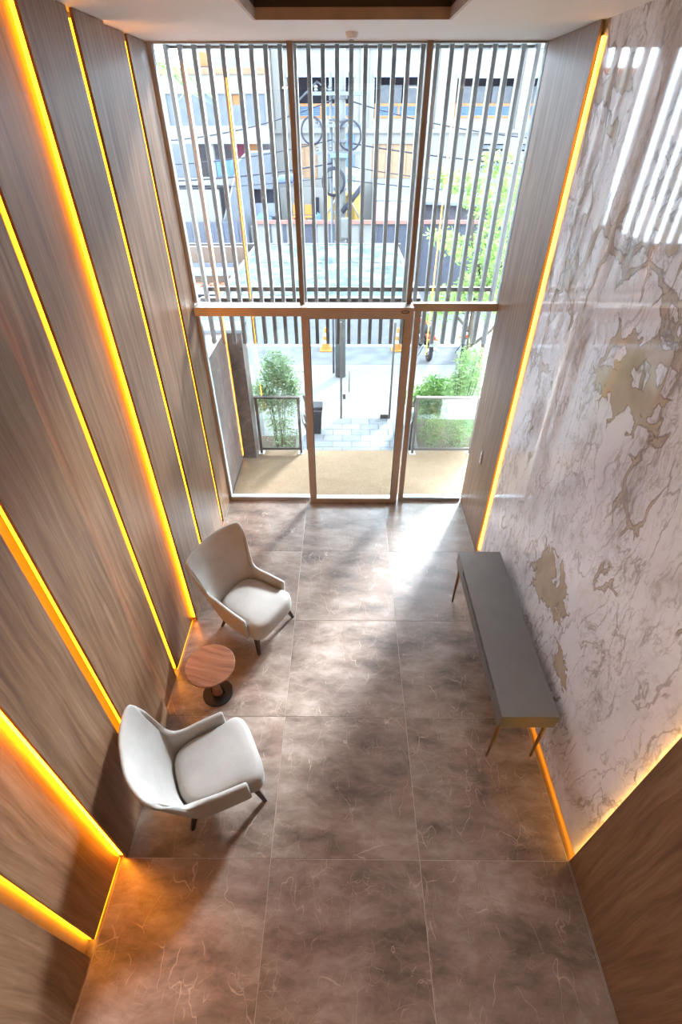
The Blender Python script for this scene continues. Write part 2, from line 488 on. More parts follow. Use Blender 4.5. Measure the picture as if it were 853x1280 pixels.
def wall_grid(name, x0, x1, z0, z1, y0, y1, holes, m, parent=None):
    """a wall slab in the XZ plane with rectangular openings, as one mesh"""
    xs = sorted(set([x0, x1] + [max(x0, min(x1, h[0])) for h in holes] + [max(x0, min(x1, h[1])) for h in holes]))
    zs = sorted(set([z0, z1] + [max(z0, min(z1, h[2])) for h in holes] + [max(z0, min(z1, h[3])) for h in holes]))
    bm = bmesh.new()
    for i in range(len(xs) - 1):
        for j in range(len(zs) - 1):
            cx, cz = (xs[i] + xs[i + 1]) / 2, (zs[j] + zs[j + 1]) / 2
            if any(h[0] < cx < h[1] and h[2] < cz < h[3] for h in holes):
                continue
            add_box(bm, xs[i], xs[i + 1], y0, y1, zs[j], zs[j + 1])
    return link(name, bm_mesh(name, bm), m, parent)

# ================================================================= ROOM SHELL
XL, XR, YF, ZC, YB = -1.2, 2.43, 4.79, 5.2, -3.4

# floor: grout bed and single tiles
floor = struct(box('floor', XL - 0.15, XR + 0.12, YB, YF + 0.06, -0.25, -0.004, GROUT), 'glossy brown marble tile floor of the entrance hall', 'floor')
bm = bmesh.new()
g = 0.0022
add_box(bm, -0.6 + g, 0.6 - g, -0.6 + g, 0.6 - g, -0.012, 0.0, 0.0012)
tile_me = bm_mesh('tile', bm)
tile_me.materials.append(TILE)
for j in range(-3, 4):
    for i in range(-1, 2):
        link('tile', tile_me, None, floor, (i * 1.2 + 0.6, j * 1.2 + 0.6, 0))

box('border_tile', -1.262, -1.2 - g, YB, YF - 0.05, -0.012, 0.0, TILE, floor)
# ceiling with coffer
ceil = struct(wall_grid('ceiling', -1.4, 2.65, YB, YF + 0.35, 0, 1, [(-0.075, 1.325, -2.2, 3.54)], CEIL), 'flat white plaster ceiling with a dark coffer', 'ceiling')
# wall_grid builds in XZ; lay it flat
ceil.data.transform(Matrix(((1, 0, 0, 0), (0, 0, 1, 0), (0, 0.5, 0, ZC), (0, 0, 0, 1))))
ceil.data.flip_normals()
coffer = box('coffer_top', -0.10, 1.35, -2.25, 3.57, ZC + 0.14, ZC + 0.17, COFFER_DARK, ceil)
for (a, b_, c_, d_) in ((-0.075, -0.055, -2.2, 3.54), (1.305, 1.325, -2.2, 3.54), (-0.055, 1.305, 3.52, 3.54), (-0.055, 1.305, -2.2, -2.18)):
    box('coffer_lip', a, b_, c_, d_, ZC - 0.012, ZC + 0.05, COFFER_TAN, ceil)

for (a, b_, c_, d_) in ((-0.075, -0.060, -2.2, 3.54), (1.310, 1.325, -2.2, 3.54), (-0.060, 1.310, 3.525, 3.54), (-0.060, 1.310, -2.2, -2.185)):
    box('coffer_side', a, b_, c_, d_, ZC + 0.0505, ZC + 0.1395, COFFER_DARK, ceil)
# back wall behind the viewer
struct(box('wall_back', -1.4, 2.65, YB - 0.12, YB, -0.2, ZC + 0.5, plain('taupe_plaster', (0.20, 0.165, 0.14), 0.85, 0, 0.05)), 'plain taupe plaster wall behind the viewer', 'wall')

# left wall: backing + single veneer panels in steps, amber strips in the joints
wl = struct(box('wall_left', -1.42, -1.262, YB, YF + 0.05, -0.2, ZC + 0.4, BACKING), 'tall wood veneer wall with glowing amber slots', 'wall')
REC, PRO, TH = -1.212, -1.160, 0.020
def panel_l(y0, y1, xf, z0=0.004, z1=ZC - 0.004):
    return box('wood_panel', xf - TH, xf, y0, y1, z0, z1, WOOD, wl, 0.0015)
for y0, y1, xf in ((YB, -1.805, PRO), (-1.715, -1.2, PRO), (-1.2, -0.602, REC), (-0.508, 0.03, REC),
                   (0.0, 0.545, PRO), (0.652, 1.212, PRO), (1.18, 1.642, REC), (1.722, 2.42, REC),
                   (2.392, 3.012, PRO), (3.098, 3.61, PRO), (3.58, 4.158, REC), (4.235, YF - 0.04, REC)):
    panel_l(y0, y1, xf, 0.03 if (y0 in (-0.508, 1.722)) else 0.004)
def strip_l(y0, y1, x0, x1, m, z0=0.03, z1=ZC - 0.05):
    return box('led_strip', x0, x1, y0, y1, z0, z1, m, wl)
# slots in one plane: strip tucked behind the far panel's edge, washing the slot back
for yf_, xf in ((-1.715, PRO), (-0.508, REC), (0.652, PRO), (1.722, REC), (3.098, PRO), (4.235, REC)):
    strip_l(yf_ + 0.002, yf_ + 0.014, xf - TH - 0.022, xf - TH - 0.008, LEDC)
# steps: strip under the proud panel's near edge, washing the set-back panel
for ys, lm in ((0.0, LEDY), (2.392, LEDX)):
    strip_l(ys + 0.003, ys + 0.012, REC + 0.004, PRO - TH - 0.003, lm, 0.06)
# floor gap under the two set-back panels
for y0, y1 in ((-0.50, 0.0), (1.73, 2.385)):
    box('led_strip', REC - 0.016, REC - 0.006, y0, y1, 0.006, 0.018, LEDS, wl)
# far edges of the proud pair: strip set deep, only a soft wash
for ys in (1.212, 3.61):
    strip_l(ys - 0.014, ys - 0.006, REC + 0.004, REC + 0.022, LEDE, 0.06)

# right wall: marble slab set back between two proud veneer panels
wr = struct(box('wall_right', 2.50, 2.66, YB, YF + 0.05, -0.2, ZC + 0.4, PLASTER), 'right wall of white and gold veined marble with wood ends', 'wall')
ms = box('marble_slab', 2.44, 2.462, -0.04, 3.62, 0.055, ZC + 0.02, MARBLE, wr)
ms['label'] = 'white marble slab with gold and grey veins'
box('wood_panel', 2.400, 2.42, 3.60, YF - 0.04, 0.004, ZC - 0.004, WOOD, wr, 0.0015)
box('wood_panel', 2.400, 2.42, -1.2, 0.0, 0.004, ZC - 0.004, WOOD, wr, 0.0015)
box('wood_panel', 2.400, 2.42, YB, -1.203, 0.004, ZC - 0.004, WOOD, wr, 0.0015)
box('led_strip', 2.424, 2.437, 3.566, 3.592, 0.07, ZC - 0.09, LEDW, wr)
box('led_strip', 2.422, 2.438, -0.016, -0.006, 0.03, ZC - 0.06, LEDG, wr)
box('led_strip', 2.452, 2.466, 0.02, 3.58, 0.034, 0.044, LEDB, wr)
box('brass_profile', 2.392, 2.47, 0.0, 3.6, -0.01, 0.0005, BRASS, wr)  # added strip, its brass colour stands in for the gold-lit gap floor
box('plinth_recess', 2.47, 2.50, -0.04, 3.62, 0.0, 0.055, BACKING, wr)
box('aluminium_edge', 2.386, 2.390, -3.3, YF - 0.05, -0.01, 0.0015, ALU, wr)

# ------------------------------------------------ facade: windows, transom, sliding door
w1 = struct(empty('window_1', (0, YF, 2.95)), 'tall upper window with bronze mullions above the door', 'window')
def wpart(name, x0, x1, y0, y1, z0, z1, m, par, bev=0.003):
    o = box(name, x0, x1, y0, y1, z0, z1, m, None, bev)
    o.parent = par
    o.matrix_parent_inverse = Matrix.Translation(par.location).inverted()
    return o
for a, b_ in ((0.045, 0.100), (1.315, 1.370)):
    wpart('mullion', a, b_, YF - 0.05, YF + 0.06, 2.95, ZC, BRONZE_D, w1)
wpart('jamb', -1.265, -1.180, YF - 0.03, YF + 0.06, 2.95, ZC, JAMB, w1)
wpart('jamb', 2.398, 2.43, YF - 0.03, YF + 0.06, 2.95, ZC, JAMB, w1)
wpart('head_rail', -1.18, 2.398, YF - 0.02, YF + 0.05, ZC - 0.014, ZC, JAMB, w1)
for a, b_ in ((-1.180, 0.045), (0.100, 1.315), (1.370, 2.398)):
    wpart('pane', a, b_, YF - 0.004, YF + 0.004, 2.955, ZC - 0.014, GLASS, w1, 0)
tr = struct(empty('trim_1', (0, YF, 2.9)), 'bronze transom box housing the sliding door drive', 'trim')
wpart('drive_box', -1.19, 1.392, YF - 0.185, YF + 0.03, 2.845, 2.945, BRONZE, tr, 0.004)
wpart('transom_bar', 1.396, 2.412, YF - 0.055, YF + 0.03, 2.865, 2.955, BRONZE, tr, 0.004)
bm = bmesh.new()
add_tube(bm, [(1.29 + 0.045 * cos(a * pi / 12), YF - 0.187, 2.897 + 0.014 * sin(a * pi / 12)) for a in range(24)], 0.004, 6, True)
s = link('door_sensor', bm_mesh('door_sensor', bm, True), BLACK_METAL, tr)
s.matrix_parent_inverse = Matrix.Translation(tr.location).inverted()

d1 = struct(empty('door_1', (0.73, YF - 0.07, 0)), 'bronze framed sliding glass door leaf', 'door')
def dpart(*a, **k):
    return wpart(*a, **k)
for nm, a, b_, z0, z1 in (('stile', 0.056, 0.150, 0.0, 2.842), ('stile', 1.300, 1.395, 0.0, 2.842), ('top_rail', 0.150, 1.300, 2.785, 2.842), ('bottom_rail', 0.150, 1.300, 0.003, 0.085)):
    wpart(nm, a, b_, YF - 0.10, YF - 0.05, z0 + 0.003, z1, BRONZE, d1)
wpart('pane', 0.150, 1.300, YF - 0.078, YF - 0.070, 0.085, 2.785, GLASS, d1, 0)
for a, b_ in ((0.150, 0.158), (1.292, 1.300)):
    wpart('gasket', a, b_, YF - 0.085, YF - 0.063, 0.085, 2.785, BLACK_METAL, d1, 0)

w2 = struct(empty('window_2', (-0.55, YF, 0)), 'fixed glass side pane left of the sliding door', 'window')
wpart('jamb', -1.265, -1.180, YF - 0.03, YF + 0.06, 0.0, 2.845, JAMB, w2)
wpart('sill_rail', -1.180, 0.05, YF - 0.03, YF + 0.06, 0.0, 0.055, SILL, w2)
wpart('pane', -1.180, 0.06, YF - 0.004, YF + 0.004, 0.055, 2.845, GLASS, w2, 0)
w3 = struct(empty('window_3', (1.9, YF, 0)), 'fixed glass side pane right of the sliding door', 'window')
wpart('post', 1.425, 1.500, YF - 0.045, YF + 0.045, 0.0, 2.865, BRONZE, w3)
wpart('sill_rail', 1.500, 2.40, YF - 0.03, YF + 0.06, 0.0, 0.055, SILL, w3)
wpart('pane', 1.500, 2.40, YF - 0.004, YF + 0.004, 0.055, 2.865, GLASS, w3, 0)
struct(box('trim_2', 0.06, 1.425, YF - 0.03, YF + 0.10, -0.05, 0.004, SILL), 'grey floor track of the sliding door', 'trim')

# ================================================================= FURNITURE
def crom(keys, s):
    for i in range(len(keys) - 1):
        if s <= keys[i + 1][0] or i == len(keys) - 2:
            t = (s - keys[i][0]) / (keys[i + 1][0] - keys[i][0])
            p1, p2 = Vector(keys[i][1:]), Vector(keys[i + 1][1:])
            p0 = Vector(keys[i - 1][1:]) if i > 0 else p1 + (p1 - p2)
            if i == 0:
                p0 = Vector((p2[0], -p2[1], p2[2]))
            p3 = Vector(keys[i + 2][1:]) if i + 2 < len(keys) else p2 + (p2 - p1)
            return 0.5 * ((2 * p1) + (-p0 + p2) * t + (2 * p0 - 5 * p1 + 4 * p2 - p3) * t * t + (-p0 + 3 * p1 - 3 * p2 + p3) * t ** 3)
TOPK = [(0, -.560, 0, 1.085), (.12, -.550, .155, 1.092), (.24, -.508, .298, 1.098), (.33, -.450, .398, 1.095), (.37, -.412, .408, 1.045), (.42, -.368, .380, .905), (.48, -.315, .342, .720), (.55, -.245, .318, .610), (.64, -.155, .314, .568), (.80, .00, .328, .550), (1, .205, .338, .532)]
BOTK = [(0, -.31, 0, .235), (.12, -.305, .10, .235), (.24, -.28, .185, .235), (.33, -.25, .232, .235), (.37, -.23, .25, .235), (.42, -.205, .265, .235), (.48, -.165, .278, .235), (.55, -.115, .288, .235), (.64, -.05, .296, .235), (.80, .08, .308, .235), (1, .215, .315, .235)]

def make_chair():
    root = empty('armchair')
    nu, nv = 64, 9
    bm = bmesh.new()
    rows = []
    for i in range(nu + 1):
        t = -1 + 2 * i / nu
        s_ = abs(t)
        a, b_ = crom(TOPK, s_), crom(BOTK, s_)
        if t < 0:
            a.y, b_.y = -a.y, -b_.y
        r_ = []
        for j in range(nv + 1):
            v = j / nv
            p = b_.lerp(a, v)
            # belly: the back leans progressively
            k = v ** (1.25 - 0.4 * min(1, max(0, (s_ - 0.3) / 0.5)))
            p.x = b_.x + (a.x - b_.x) * k
            p.y = b_.y + (a.y - b_.y) * (v ** 0.75)
            r_.append(bm.verts.new(p))
        rows.append(r_)
    for i in range(nu):
        for j in range(nv):
            f = bm.faces.new((rows[i][j], rows[i + 1][j], rows[i + 1][j + 1], rows[i][j + 1]))
            f.smooth = True
    me = bm_mesh('shell', bm, True)
    sh = link('shell', me, FABRIC, root)
    so = sh.modifiers.new('thick', 'SOLIDIFY')
    so.thickness = 0.048
    so.offset = 0.0
    so.use_even_offset = False
    ss = sh.modifiers.new('sub', 'SUBSURF')
    ss.levels = ss.render_levels = 1
    # seat: rounded block with crowned top
    def outline(inset, n=56):
        o_ = []
        for k in range(n):
            th = 2 * pi * k / n
            c_, s2 = cos(th), sin(th)
            e = 0.42 if c_ > 0 else 0.62
            x = (0.352 if c_ > 0 else 0.33) * abs(c_) ** e * (1 if c_ > 0 else -1)
            y = abs(s2) ** (0.42 if c_ > 0 else 0.62) * (1 if s2 > 0 else -1)
            q_ = min(1, max(0, (0.30 - x) / 0.20)); w_ = 0.338 - 0.048 * q_ * q_ * (3 - 2 * q_)
            o_.append(((x) * (1 - inset / 0.35) + 0.025, y * w_ * (1 - inset / 0.33)))
        return o_
    bm = bmesh.new()
    rings = []
    for inset, z in ((0.05, 0.215), (0.018, 0.225), (0.004, 0.25), (0.0, 0.30), (0.0, 0.37), (0.006, 0.415), (0.022, 0.442), (0.055, 0.456), (0.12, 0.462), (0.20, 0.466), (0.29, 0.467)):
        rings.append([bm.verts.new((x, y, z)) for x, y in outline(inset)])
    for a, b_ in zip(rings, rings[1:]):
        n = len(a)
        for k in range(n):
            bm.faces.new((a[k], a[(k + 1) % n], b_[(k + 1) % n], b_[k]))
    bm.faces.new(rings[0][::-1])
    bm.faces.new(rings[-1])
    link('seat_cushion', bm_mesh('seat_cushion', bm, True), FABRIC, root)
    for sx, sy, bx, by in ((0.31, 0.31, 0.25, 0.25), (0.31, -0.31, 0.25, -0.25), (-0.31, 0.235, -0.22, 0.18), (-0.31, -0.235, -0.22, -0.18)):
        bm = bmesh.new()
        top, bot = Vector((bx, by, 0.235)), Vector((sx, sy, 0.0))
        r0, r1 = 0.024, 0.014
        va = [bm.verts.new(top + Vector((dx * r0, dy * r0, 0))) for dx, dy in ((-1, -1), (1, -1), (1, 1), (-1, 1))]
        vb = [bm.verts.new(bot + Vector((dx * r1, dy * r1, 0))) for dx, dy in ((-1, -1), (1, -1), (1, 1), (-1, 1))]
        for k in range(4):
            bm.faces.new((va[k], va[(k + 1) % 4], vb[(k + 1) % 4], vb[k]))
        bm.faces.new(va)
        bm.faces.new(vb[::-1])
        link('leg', bm_mesh('leg', bm), DARK_WOOD, root)
    return root

def copy_tree(o, parent=None):
    c = o.copy()
    col.objects.link(c)
    c.parent = parent
    for ch in list(o.children):
        copy_tree(ch, c)
    return c

ch1 = make_chair()
ch1.location = (-0.52, 0.56, 0)
ch1.rotation_euler = (0, 0, RAD(28))
tag(ch1, 'cream wingback armchair nearest the viewer, in front of the round table', 'armchair', 'cream armchairs by the wood wall')
ch2 = copy_tree(ch1)
ch2.location = (-0.46, 2.35, 0)
ch2.rotation_euler = (0, 0, RAD(-32))
tag(ch2, 'cream wingback armchair beyond the round table, nearer the glass door', 'armchair', 'cream armchairs by the wood wall')

# side table
t = empty('side_table', (-0.722, 1.452, 0))
tag(t, 'small round walnut side table on a dark disc base between the armchairs', 'table')
top = lathe('tabletop', [(0.225, 0.482), (0.238, 0.486), (0.241, 0.492), (0.241, 0.500), (0.238, 0.504), (0.232, 0.505)], TABLE_WOOD, t, 56)
top.rotation_euler = (0, 0, RAD(-12))
lathe('base_disc', [(0.150, 0.001), (0.154, 0.005), (0.154, 0.014), (0.150, 0.018)], BLACK_METAL, t, 48)
bm = bmesh.new()
pr = [(0.052, 0.020), (0.056, 0.028), (0.054, 0.06), (0.046, 0.15), (0.036, 0.27), (0.032, 0.36), (0.034, 0.40)]
add_lathe(bm, pr, 24)
link('stem', bm_mesh('stem', bm, True), TABLE_WOOD, t)
for sgn in (-1, 1):
    pts = []
    for k in range(9):
        z = 0.02 + 0.46 * k / 8
        pts.append((sgn * (0.066 - 0.022 * sin(pi * min(1, k / 7)) + (0.05 * max(0, k - 6) / 2)), 0.0, z))
    tube('stem_bar', pts, 0.009, BLACK_METAL, t, 8)
lathe('collar', [(0.075, 0.470), (0.078, 0.476), (0.078, 0.482)], BLACK_METAL, t, 32)

# console
c = empty('console_table', (2.132, 1.768, 0))
tag(c, 'long grey lacquered console table on brass legs against the marble wall', 'console table')
HX, HY, Z0, Z1 = 0.238, 0.99, 0.63, 0.80
box('body', -HX + 0.022, HX, -HY, HY, Z0, Z1 - 0.016, LACQUER, c, 0.002)
box('top', -HX, HX, -HY, HY, Z1 - 0.015, Z1, LACQUER, c, 0.002)
for a, b_ in ((-HY + 0.002, -0.002), (0.002, HY - 0.002)):
    d = box('drawer', -HX, -HX + 0.021, a, b_, Z0, Z1 - 0.050, LACQUER, c, 0.0015)
    p0, p1 = (max(a, -0.72), min(b_, 0.70))
    box('finger_pull', -HX + 0.012, -HX + 0.0215, p0, p1, Z1 - 0.0495, Z1 - 0.0155, PULL_SHADE, d)  # dark fill paints the shade inside the pull slit
    e0, e1 = (a, p0) if a < -0.5 else (p1, b_)
    box('drawer_lip', -HX, -HX + 0.021, e0, e1, Z1 - 0.0495, Z1 - 0.0155, LACQUER, d)
for sx in (-1, 1):
    for sy in (-1, 1):
        tube('leg', [(sx * 0.195, sy * 0.935, Z0 + 0.001), (sx * 0.205, sy * 0.935, 0.0)], [0.021, 0.010], BRASS, c, 14)

# switch plate on the far right veneer panel
sp = empty('light_switch', (2.398, 4.18, 1.17))
tag(sp, 'small light switch plate on the wood panel beside the facade', 'switch')
box('plate', -0.006, 0.001, -0.03, 0.03, -0.10, 0.10, plain('switch_plate_brown', (0.30, 0.24, 0.21), 0.4), sp, 0.002)
for z in (-0.055, 0.0, 0.055):
    box('button', -0.010, -0.006, -0.016, 0.016, z - 0.02, z + 0.02, WHITE_PL, sp, 0.0015)
# smoke detector
sd = empty('smoke_detector', (0.629, 4.228, ZC))
tag(sd, 'round white smoke detector on the ceiling near the facade', 'detector')
lathe('housing', [(0.025, -0.045), (0.045, -0.038), (0.052, -0.018), (0.055, -0.001)], WHITE_PL, sd, 28)
lathe('sensor_ring', [(0.016, -0.052), (0.020, -0.050), (0.021, -0.0455)], SILL, sd, 20)

# unseen lamps added as warm fill for the hall, behind the viewer
for k, (x, y) in enumerate(((-0.65, -2.2), (1.95, -2.2))):
    dl = empty('downlight', (x, y, ZC))
    tag(dl, ['round recessed ceiling downlight, rear left corner', 'round recessed ceiling downlight, rear right corner'][k], 'downlight', 'ceiling downlights')
    lathe('trim_ring', [(0.075, -0.006), (0.085, -0.004), (0.088, -0.0005)], WHITE_PL, dl, 28)
    lathe('lens', [(0.070, -0.0075), (0.071, -0.0065)], emit('downlight_lens', (1.0, 0.9, 0.78), 6.0), dl, 24)
    L = bpy.data.lights.new('downlight_lamp', 'AREA')
    L.shape = 'DISK'
    L.size = 0.14
    L.energy = FILL_W
    L.color = (1.0, 0.78, 0.55)
    lo = bpy.data.objects.new('downlight_lamp', L)
    col.objects.link(lo)
    lo.parent = dl
    lo.location = (0, 0, -0.02)

# ================================================================= OUTSIDE
G = -0.9           # street level
_plain_in = plain
def plain(name, c, rough=0.6, metal=0.0, var=0.12, scale=6.0, spec=0.04):
    return _plain_in(name, c, rough, metal, var, scale, spec)
PAINT_W = plain('sunlit_white_paint', (0.089, 0.084, 0.078), 0.85, 0, 0.06, 1.2)  # even base colour of the white walls outside
PAINT_G = plain('grey_block', (0.051, 0.055, 0.061), 0.9, 0, 0.10, 3.0)
PAVING = plain('pale_paving', (0.067, 0.066, 0.064), 0.8, 0, 0.06, 2.0)
ASPHALT = plain('asphalt', (0.049, 0.050, 0.053), 0.85, 0, 0.12, 3.0)
KERB = plain('kerb_stone', (0.135, 0.135, 0.132), 0.8, 0, 0.05)
PAVER_M = [plain('paver_grey_a', (0.088, 0.088, 0.090), 0.75, 0, 0.06), plain('paver_grey_b', (0.101, 0.101, 0.101), 0.75, 0, 0.06), plain('paver_grey_c', (0.079, 0.081, 0.084), 0.75, 0, 0.06)]
RAIL_METAL = plain('rail_bronze_grey', (0.078, 0.066, 0.056), 0.4, 0.4, 0.06)
CANOPY_FR = plain('canopy_frame_grey', (0.047, 0.042, 0.040), 0.45, 0.3, 0.05)
SHADE_IN = plain('dark_interior', (0.012, 0.012, 0.016), 0.9, 0, 0.2)  # near-black sheets paint the unlit depth of windows and openings
ORANGE_W = plain('orange_timber', (0.132, 0.061, 0.027), 0.7, 0, 0.15, 8)
BOARD_W = plain('light_boarding', (0.123, 0.077, 0.049), 0.75, 0, 0.12, 9)
LOUVRE_B = plain('blue_louvre', (0.040, 0.061, 0.102), 0.6, 0, 0.08)
FENCE_G = plain('dark_grey_fence', (0.032, 0.033, 0.041), 0.7, 0, 0.1)
RED_RAIL = plain('red_brown_ledge', (0.117, 0.058, 0.048), 0.7, 0, 0.1)
PINK = plain('pink_awning', (0.110, 0.061, 0.066), 0.85, 0, 0.06)
ROOF_BL = plain('blue_grey_roof', (0.075, 0.080, 0.098), 0.8, 0, 0.08)
BLUE_T = plain('blue_tarp', (0.040, 0.070, 0.141), 0.7, 0, 0.15)
YELLOW = plain('yellow_paint', (0.154, 0.099, 0.030), 0.6, 0, 0.08)
ORANGE_P = plain('orange_plastic', (0.219, 0.078, 0.019), 0.5, 0, 0.08)
POLE_C = plain('pole_concrete', (0.066, 0.065, 0.061), 0.9, 0, 0.1, 5)
STEEL_D = plain('weathered_steel', (0.062, 0.063, 0.066), 0.8)
CABLE = plain('black_cable', (0.017, 0.017, 0.022), 0.6)
COPING = plain('white_coping', (0.114, 0.118, 0.120), 0.7, 0, 0.04)
def canopy_mat():
    m = bpy.data.materials.new('rain_streaked_canopy_glass')
    m.use_nodes = True
    nt = m.node_tree
    nt.nodes.clear()
    tc = nd(nt, 'ShaderNodeTexCoord')
    n1 = nd(nt, 'ShaderNodeTexNoise', {'Vector': tc.outputs['Object'], 'Scale': 2.6, 'Detail': 7.0, 'Distortion': 1.6})
    r = ramp(nt, n1.outputs[0], [(0.36, (0.040, 0.054, 0.056)), (0.52, (0.072, 0.088, 0.090)), (0.62, (0.115, 0.130, 0.132))])
    df = nd(nt, 'ShaderNodeBsdfDiffuse', {0: r})
    tr_ = nd(nt, 'ShaderNodeBsdfTransparent', {0: (0.80, 0.86, 0.86, 1)})
    mx = nd(nt, 'ShaderNodeMixShader', {0: 0.62, 1: tr_, 2: df})
    nd(nt, 'ShaderNodeOutputMaterial', {0: mx})
    return m
CANOPY_SHEET = canopy_mat()
BARK = plain('tree_bark', (0.048, 0.037, 0.026), 0.9, 0, 0.2, 12)
SOIL = plain('planter_soil', (0.030, 0.022, 0.017), 0.95, 0, 0.2, 20)

def leaf_mat(name, a, b_):
    m, nt, bs = mat(name)
    tc = nd(nt, 'ShaderNodeTexCoord')
    no = nd(nt, 'ShaderNodeTexNoise', {'Vector': tc.outputs['Object'], 'Scale': 7.0, 'Detail': 3.0})
    r = ramp(nt, no.outputs[0], [(0.32, a), (0.68, b_)])
    df = nd(nt, 'ShaderNodeBsdfTranslucent', {0: r})
    mx = nd(nt, 'ShaderNodeMixShader', {0: 0.35, 1: bs, 2: df})
    nt.links.new(r.outputs[0], bs.inputs['Base Color'])
    setp(bs, 0.6, 0, 0.05)
    o_ = [n for n in nt.nodes if n.bl_idname == 'ShaderNodeOutputMaterial'][0]
    nt.links.new(mx.outputs[0], o_.inputs[0])
    return m
LEAF_TREE = leaf_mat('bright_tree_leaves', (0.085, 0.15, 0.035), (0.20, 0.28, 0.085))
LEAF_OLIVE = leaf_mat('grey_green_leaves', (0.07, 0.12, 0.055), (0.19, 0.25, 0.13))
LEAF_DARK = leaf_mat('shrub_leaves', (0.04, 0.10, 0.025), (0.13, 0.22, 0.055))
LEAF_FINE = leaf_mat('fine_bamboo_leaves', (0.085, 0.15, 0.05), (0.20, 0.28, 0.11))

def add_leaf(bm, p, size, rr, slim=0.45):
    d = Vector((rr.gauss(0, 1), rr.gauss(0, 1), rr.gauss(0, 0.7))).normalized()
    u, v = frame_of(d)
    a = rr.uniform(0, 2 * pi)
    w = (u * cos(a) + v * sin(a)) * size * slim
    n_ = d.cross(w).normalized() * size * 0.12
    a0, a1 = bm.verts.new(p), bm.verts.new(p + d * size)
    b0, b1 = bm.verts.new(p + d * size * 0.45 + w * 0.5 + n_), bm.verts.new(p + d * size * 0.45 - w * 0.5 + n_)
    bm.faces.new((a0, b0, a1))
    bm.faces.new((a0, a1, b1))

def foliage(name, blobs, size, m, parent, seed, slim=0.45):
    """leaf cards in (x, y, z, rx, ry, rz, n) clumps relative to the parent"""
    rr = random.Random(seed)
    bm = bmesh.new()
    for (x, y, z, rx, ry, rz, n) in blobs:
        for _ in range(n):
            while True:
                q = Vector((rr.uniform(-1, 1), rr.uniform(-1, 1), rr.uniform(-1, 1)))
                if 0.15 < q.length < 1:
                    break
            add_leaf(bm, Vector((x + q.x * rx, y + q.y * ry, z + q.z * rz)), size * rr.uniform(0.6, 1.25), rr, slim)
    me = bpy.data.meshes.new(name)
    bm.to_mesh(me)
    bm.free()
    return link(name, me, m, parent)

# ---- grounds
struct(box('sidewalk', -9, 16, 7.6, 13.9, G - 0.3, G, PAVING), 'pale sunlit pavement in front of the entrance', 'pavement')
struct(box('street', -14, 24, 14.06, 21.2, G - 0.45, G - 0.12, ASPHALT), 'grey asphalt street', 'street')
struct(box('gutter_strip', -9, 16, 12.5, 13.9, G, G + 0.006, plain('worn_grey_paving', (0.050, 0.051, 0.053), 0.85, 0, 0.22, 2.5)), 'worn grey paving strip beside the kerb', 'pavement')
struct(box('kerb', -9, 16, 13.9, 14.06, G - 0.3, G + 0.02, KERB), 'white kerb along the street', 'kerb')
struct(box('ground_base', -14, 24, 21.2, 40, G - 0.45, G - 0.1, PAVING), 'paved ground across the street', 'ground')
path = struct(box('entrance_path', -0.75, 1.72, 7.0, 9.15, G - 0.05, G + 0.004, plain('path_joint', (0.062, 0.062, 0.062), 0.9)), 'grey paver path between stairs and gate', 'path')
for j in range(8):
    y0 = 7.05 + j * 0.26
    x = -0.72 - (0.21 if j % 2 else 0.0)
    while x < 1.70:
        a, b_ = max(x, -0.72), min(x + 0.41, 1.70)
        if b_ - a > 0.05:
            box('paver', a + 0.004, b_ - 0.004, y0 + 0.004, y0 + 0.256, G, G + 0.012 + rnd.uniform(0, 0.003), PAVER_M[rnd.randrange(3)], path)
        x += 0.42

# ---- landing, mat, stairs
landing = struct(box('landing', -1.25, 3.4, YF + 0.06, 6.28, -1.2, -0.012, PAVING), 'raised entrance landing outside the door', 'landing')
tag(box('coir_doormat', -1.19, 2.95, YF + 0.10, 6.24, -0.0115, 0.004, COIR), 'wide tan coir mat covering the entrance landing', 'mat')
st = struct(empty('stairs', (0.8, 6.28, G)), 'entrance stairs descending from the landing', 'stairs')
for k in range(5):
    o = box('step', -1.05, 0.95, 0, 0.22 * (5 - k), 0, 0.15, PAVING)
    o.parent = st
    o.location = (0, 0, 0.15 * k)

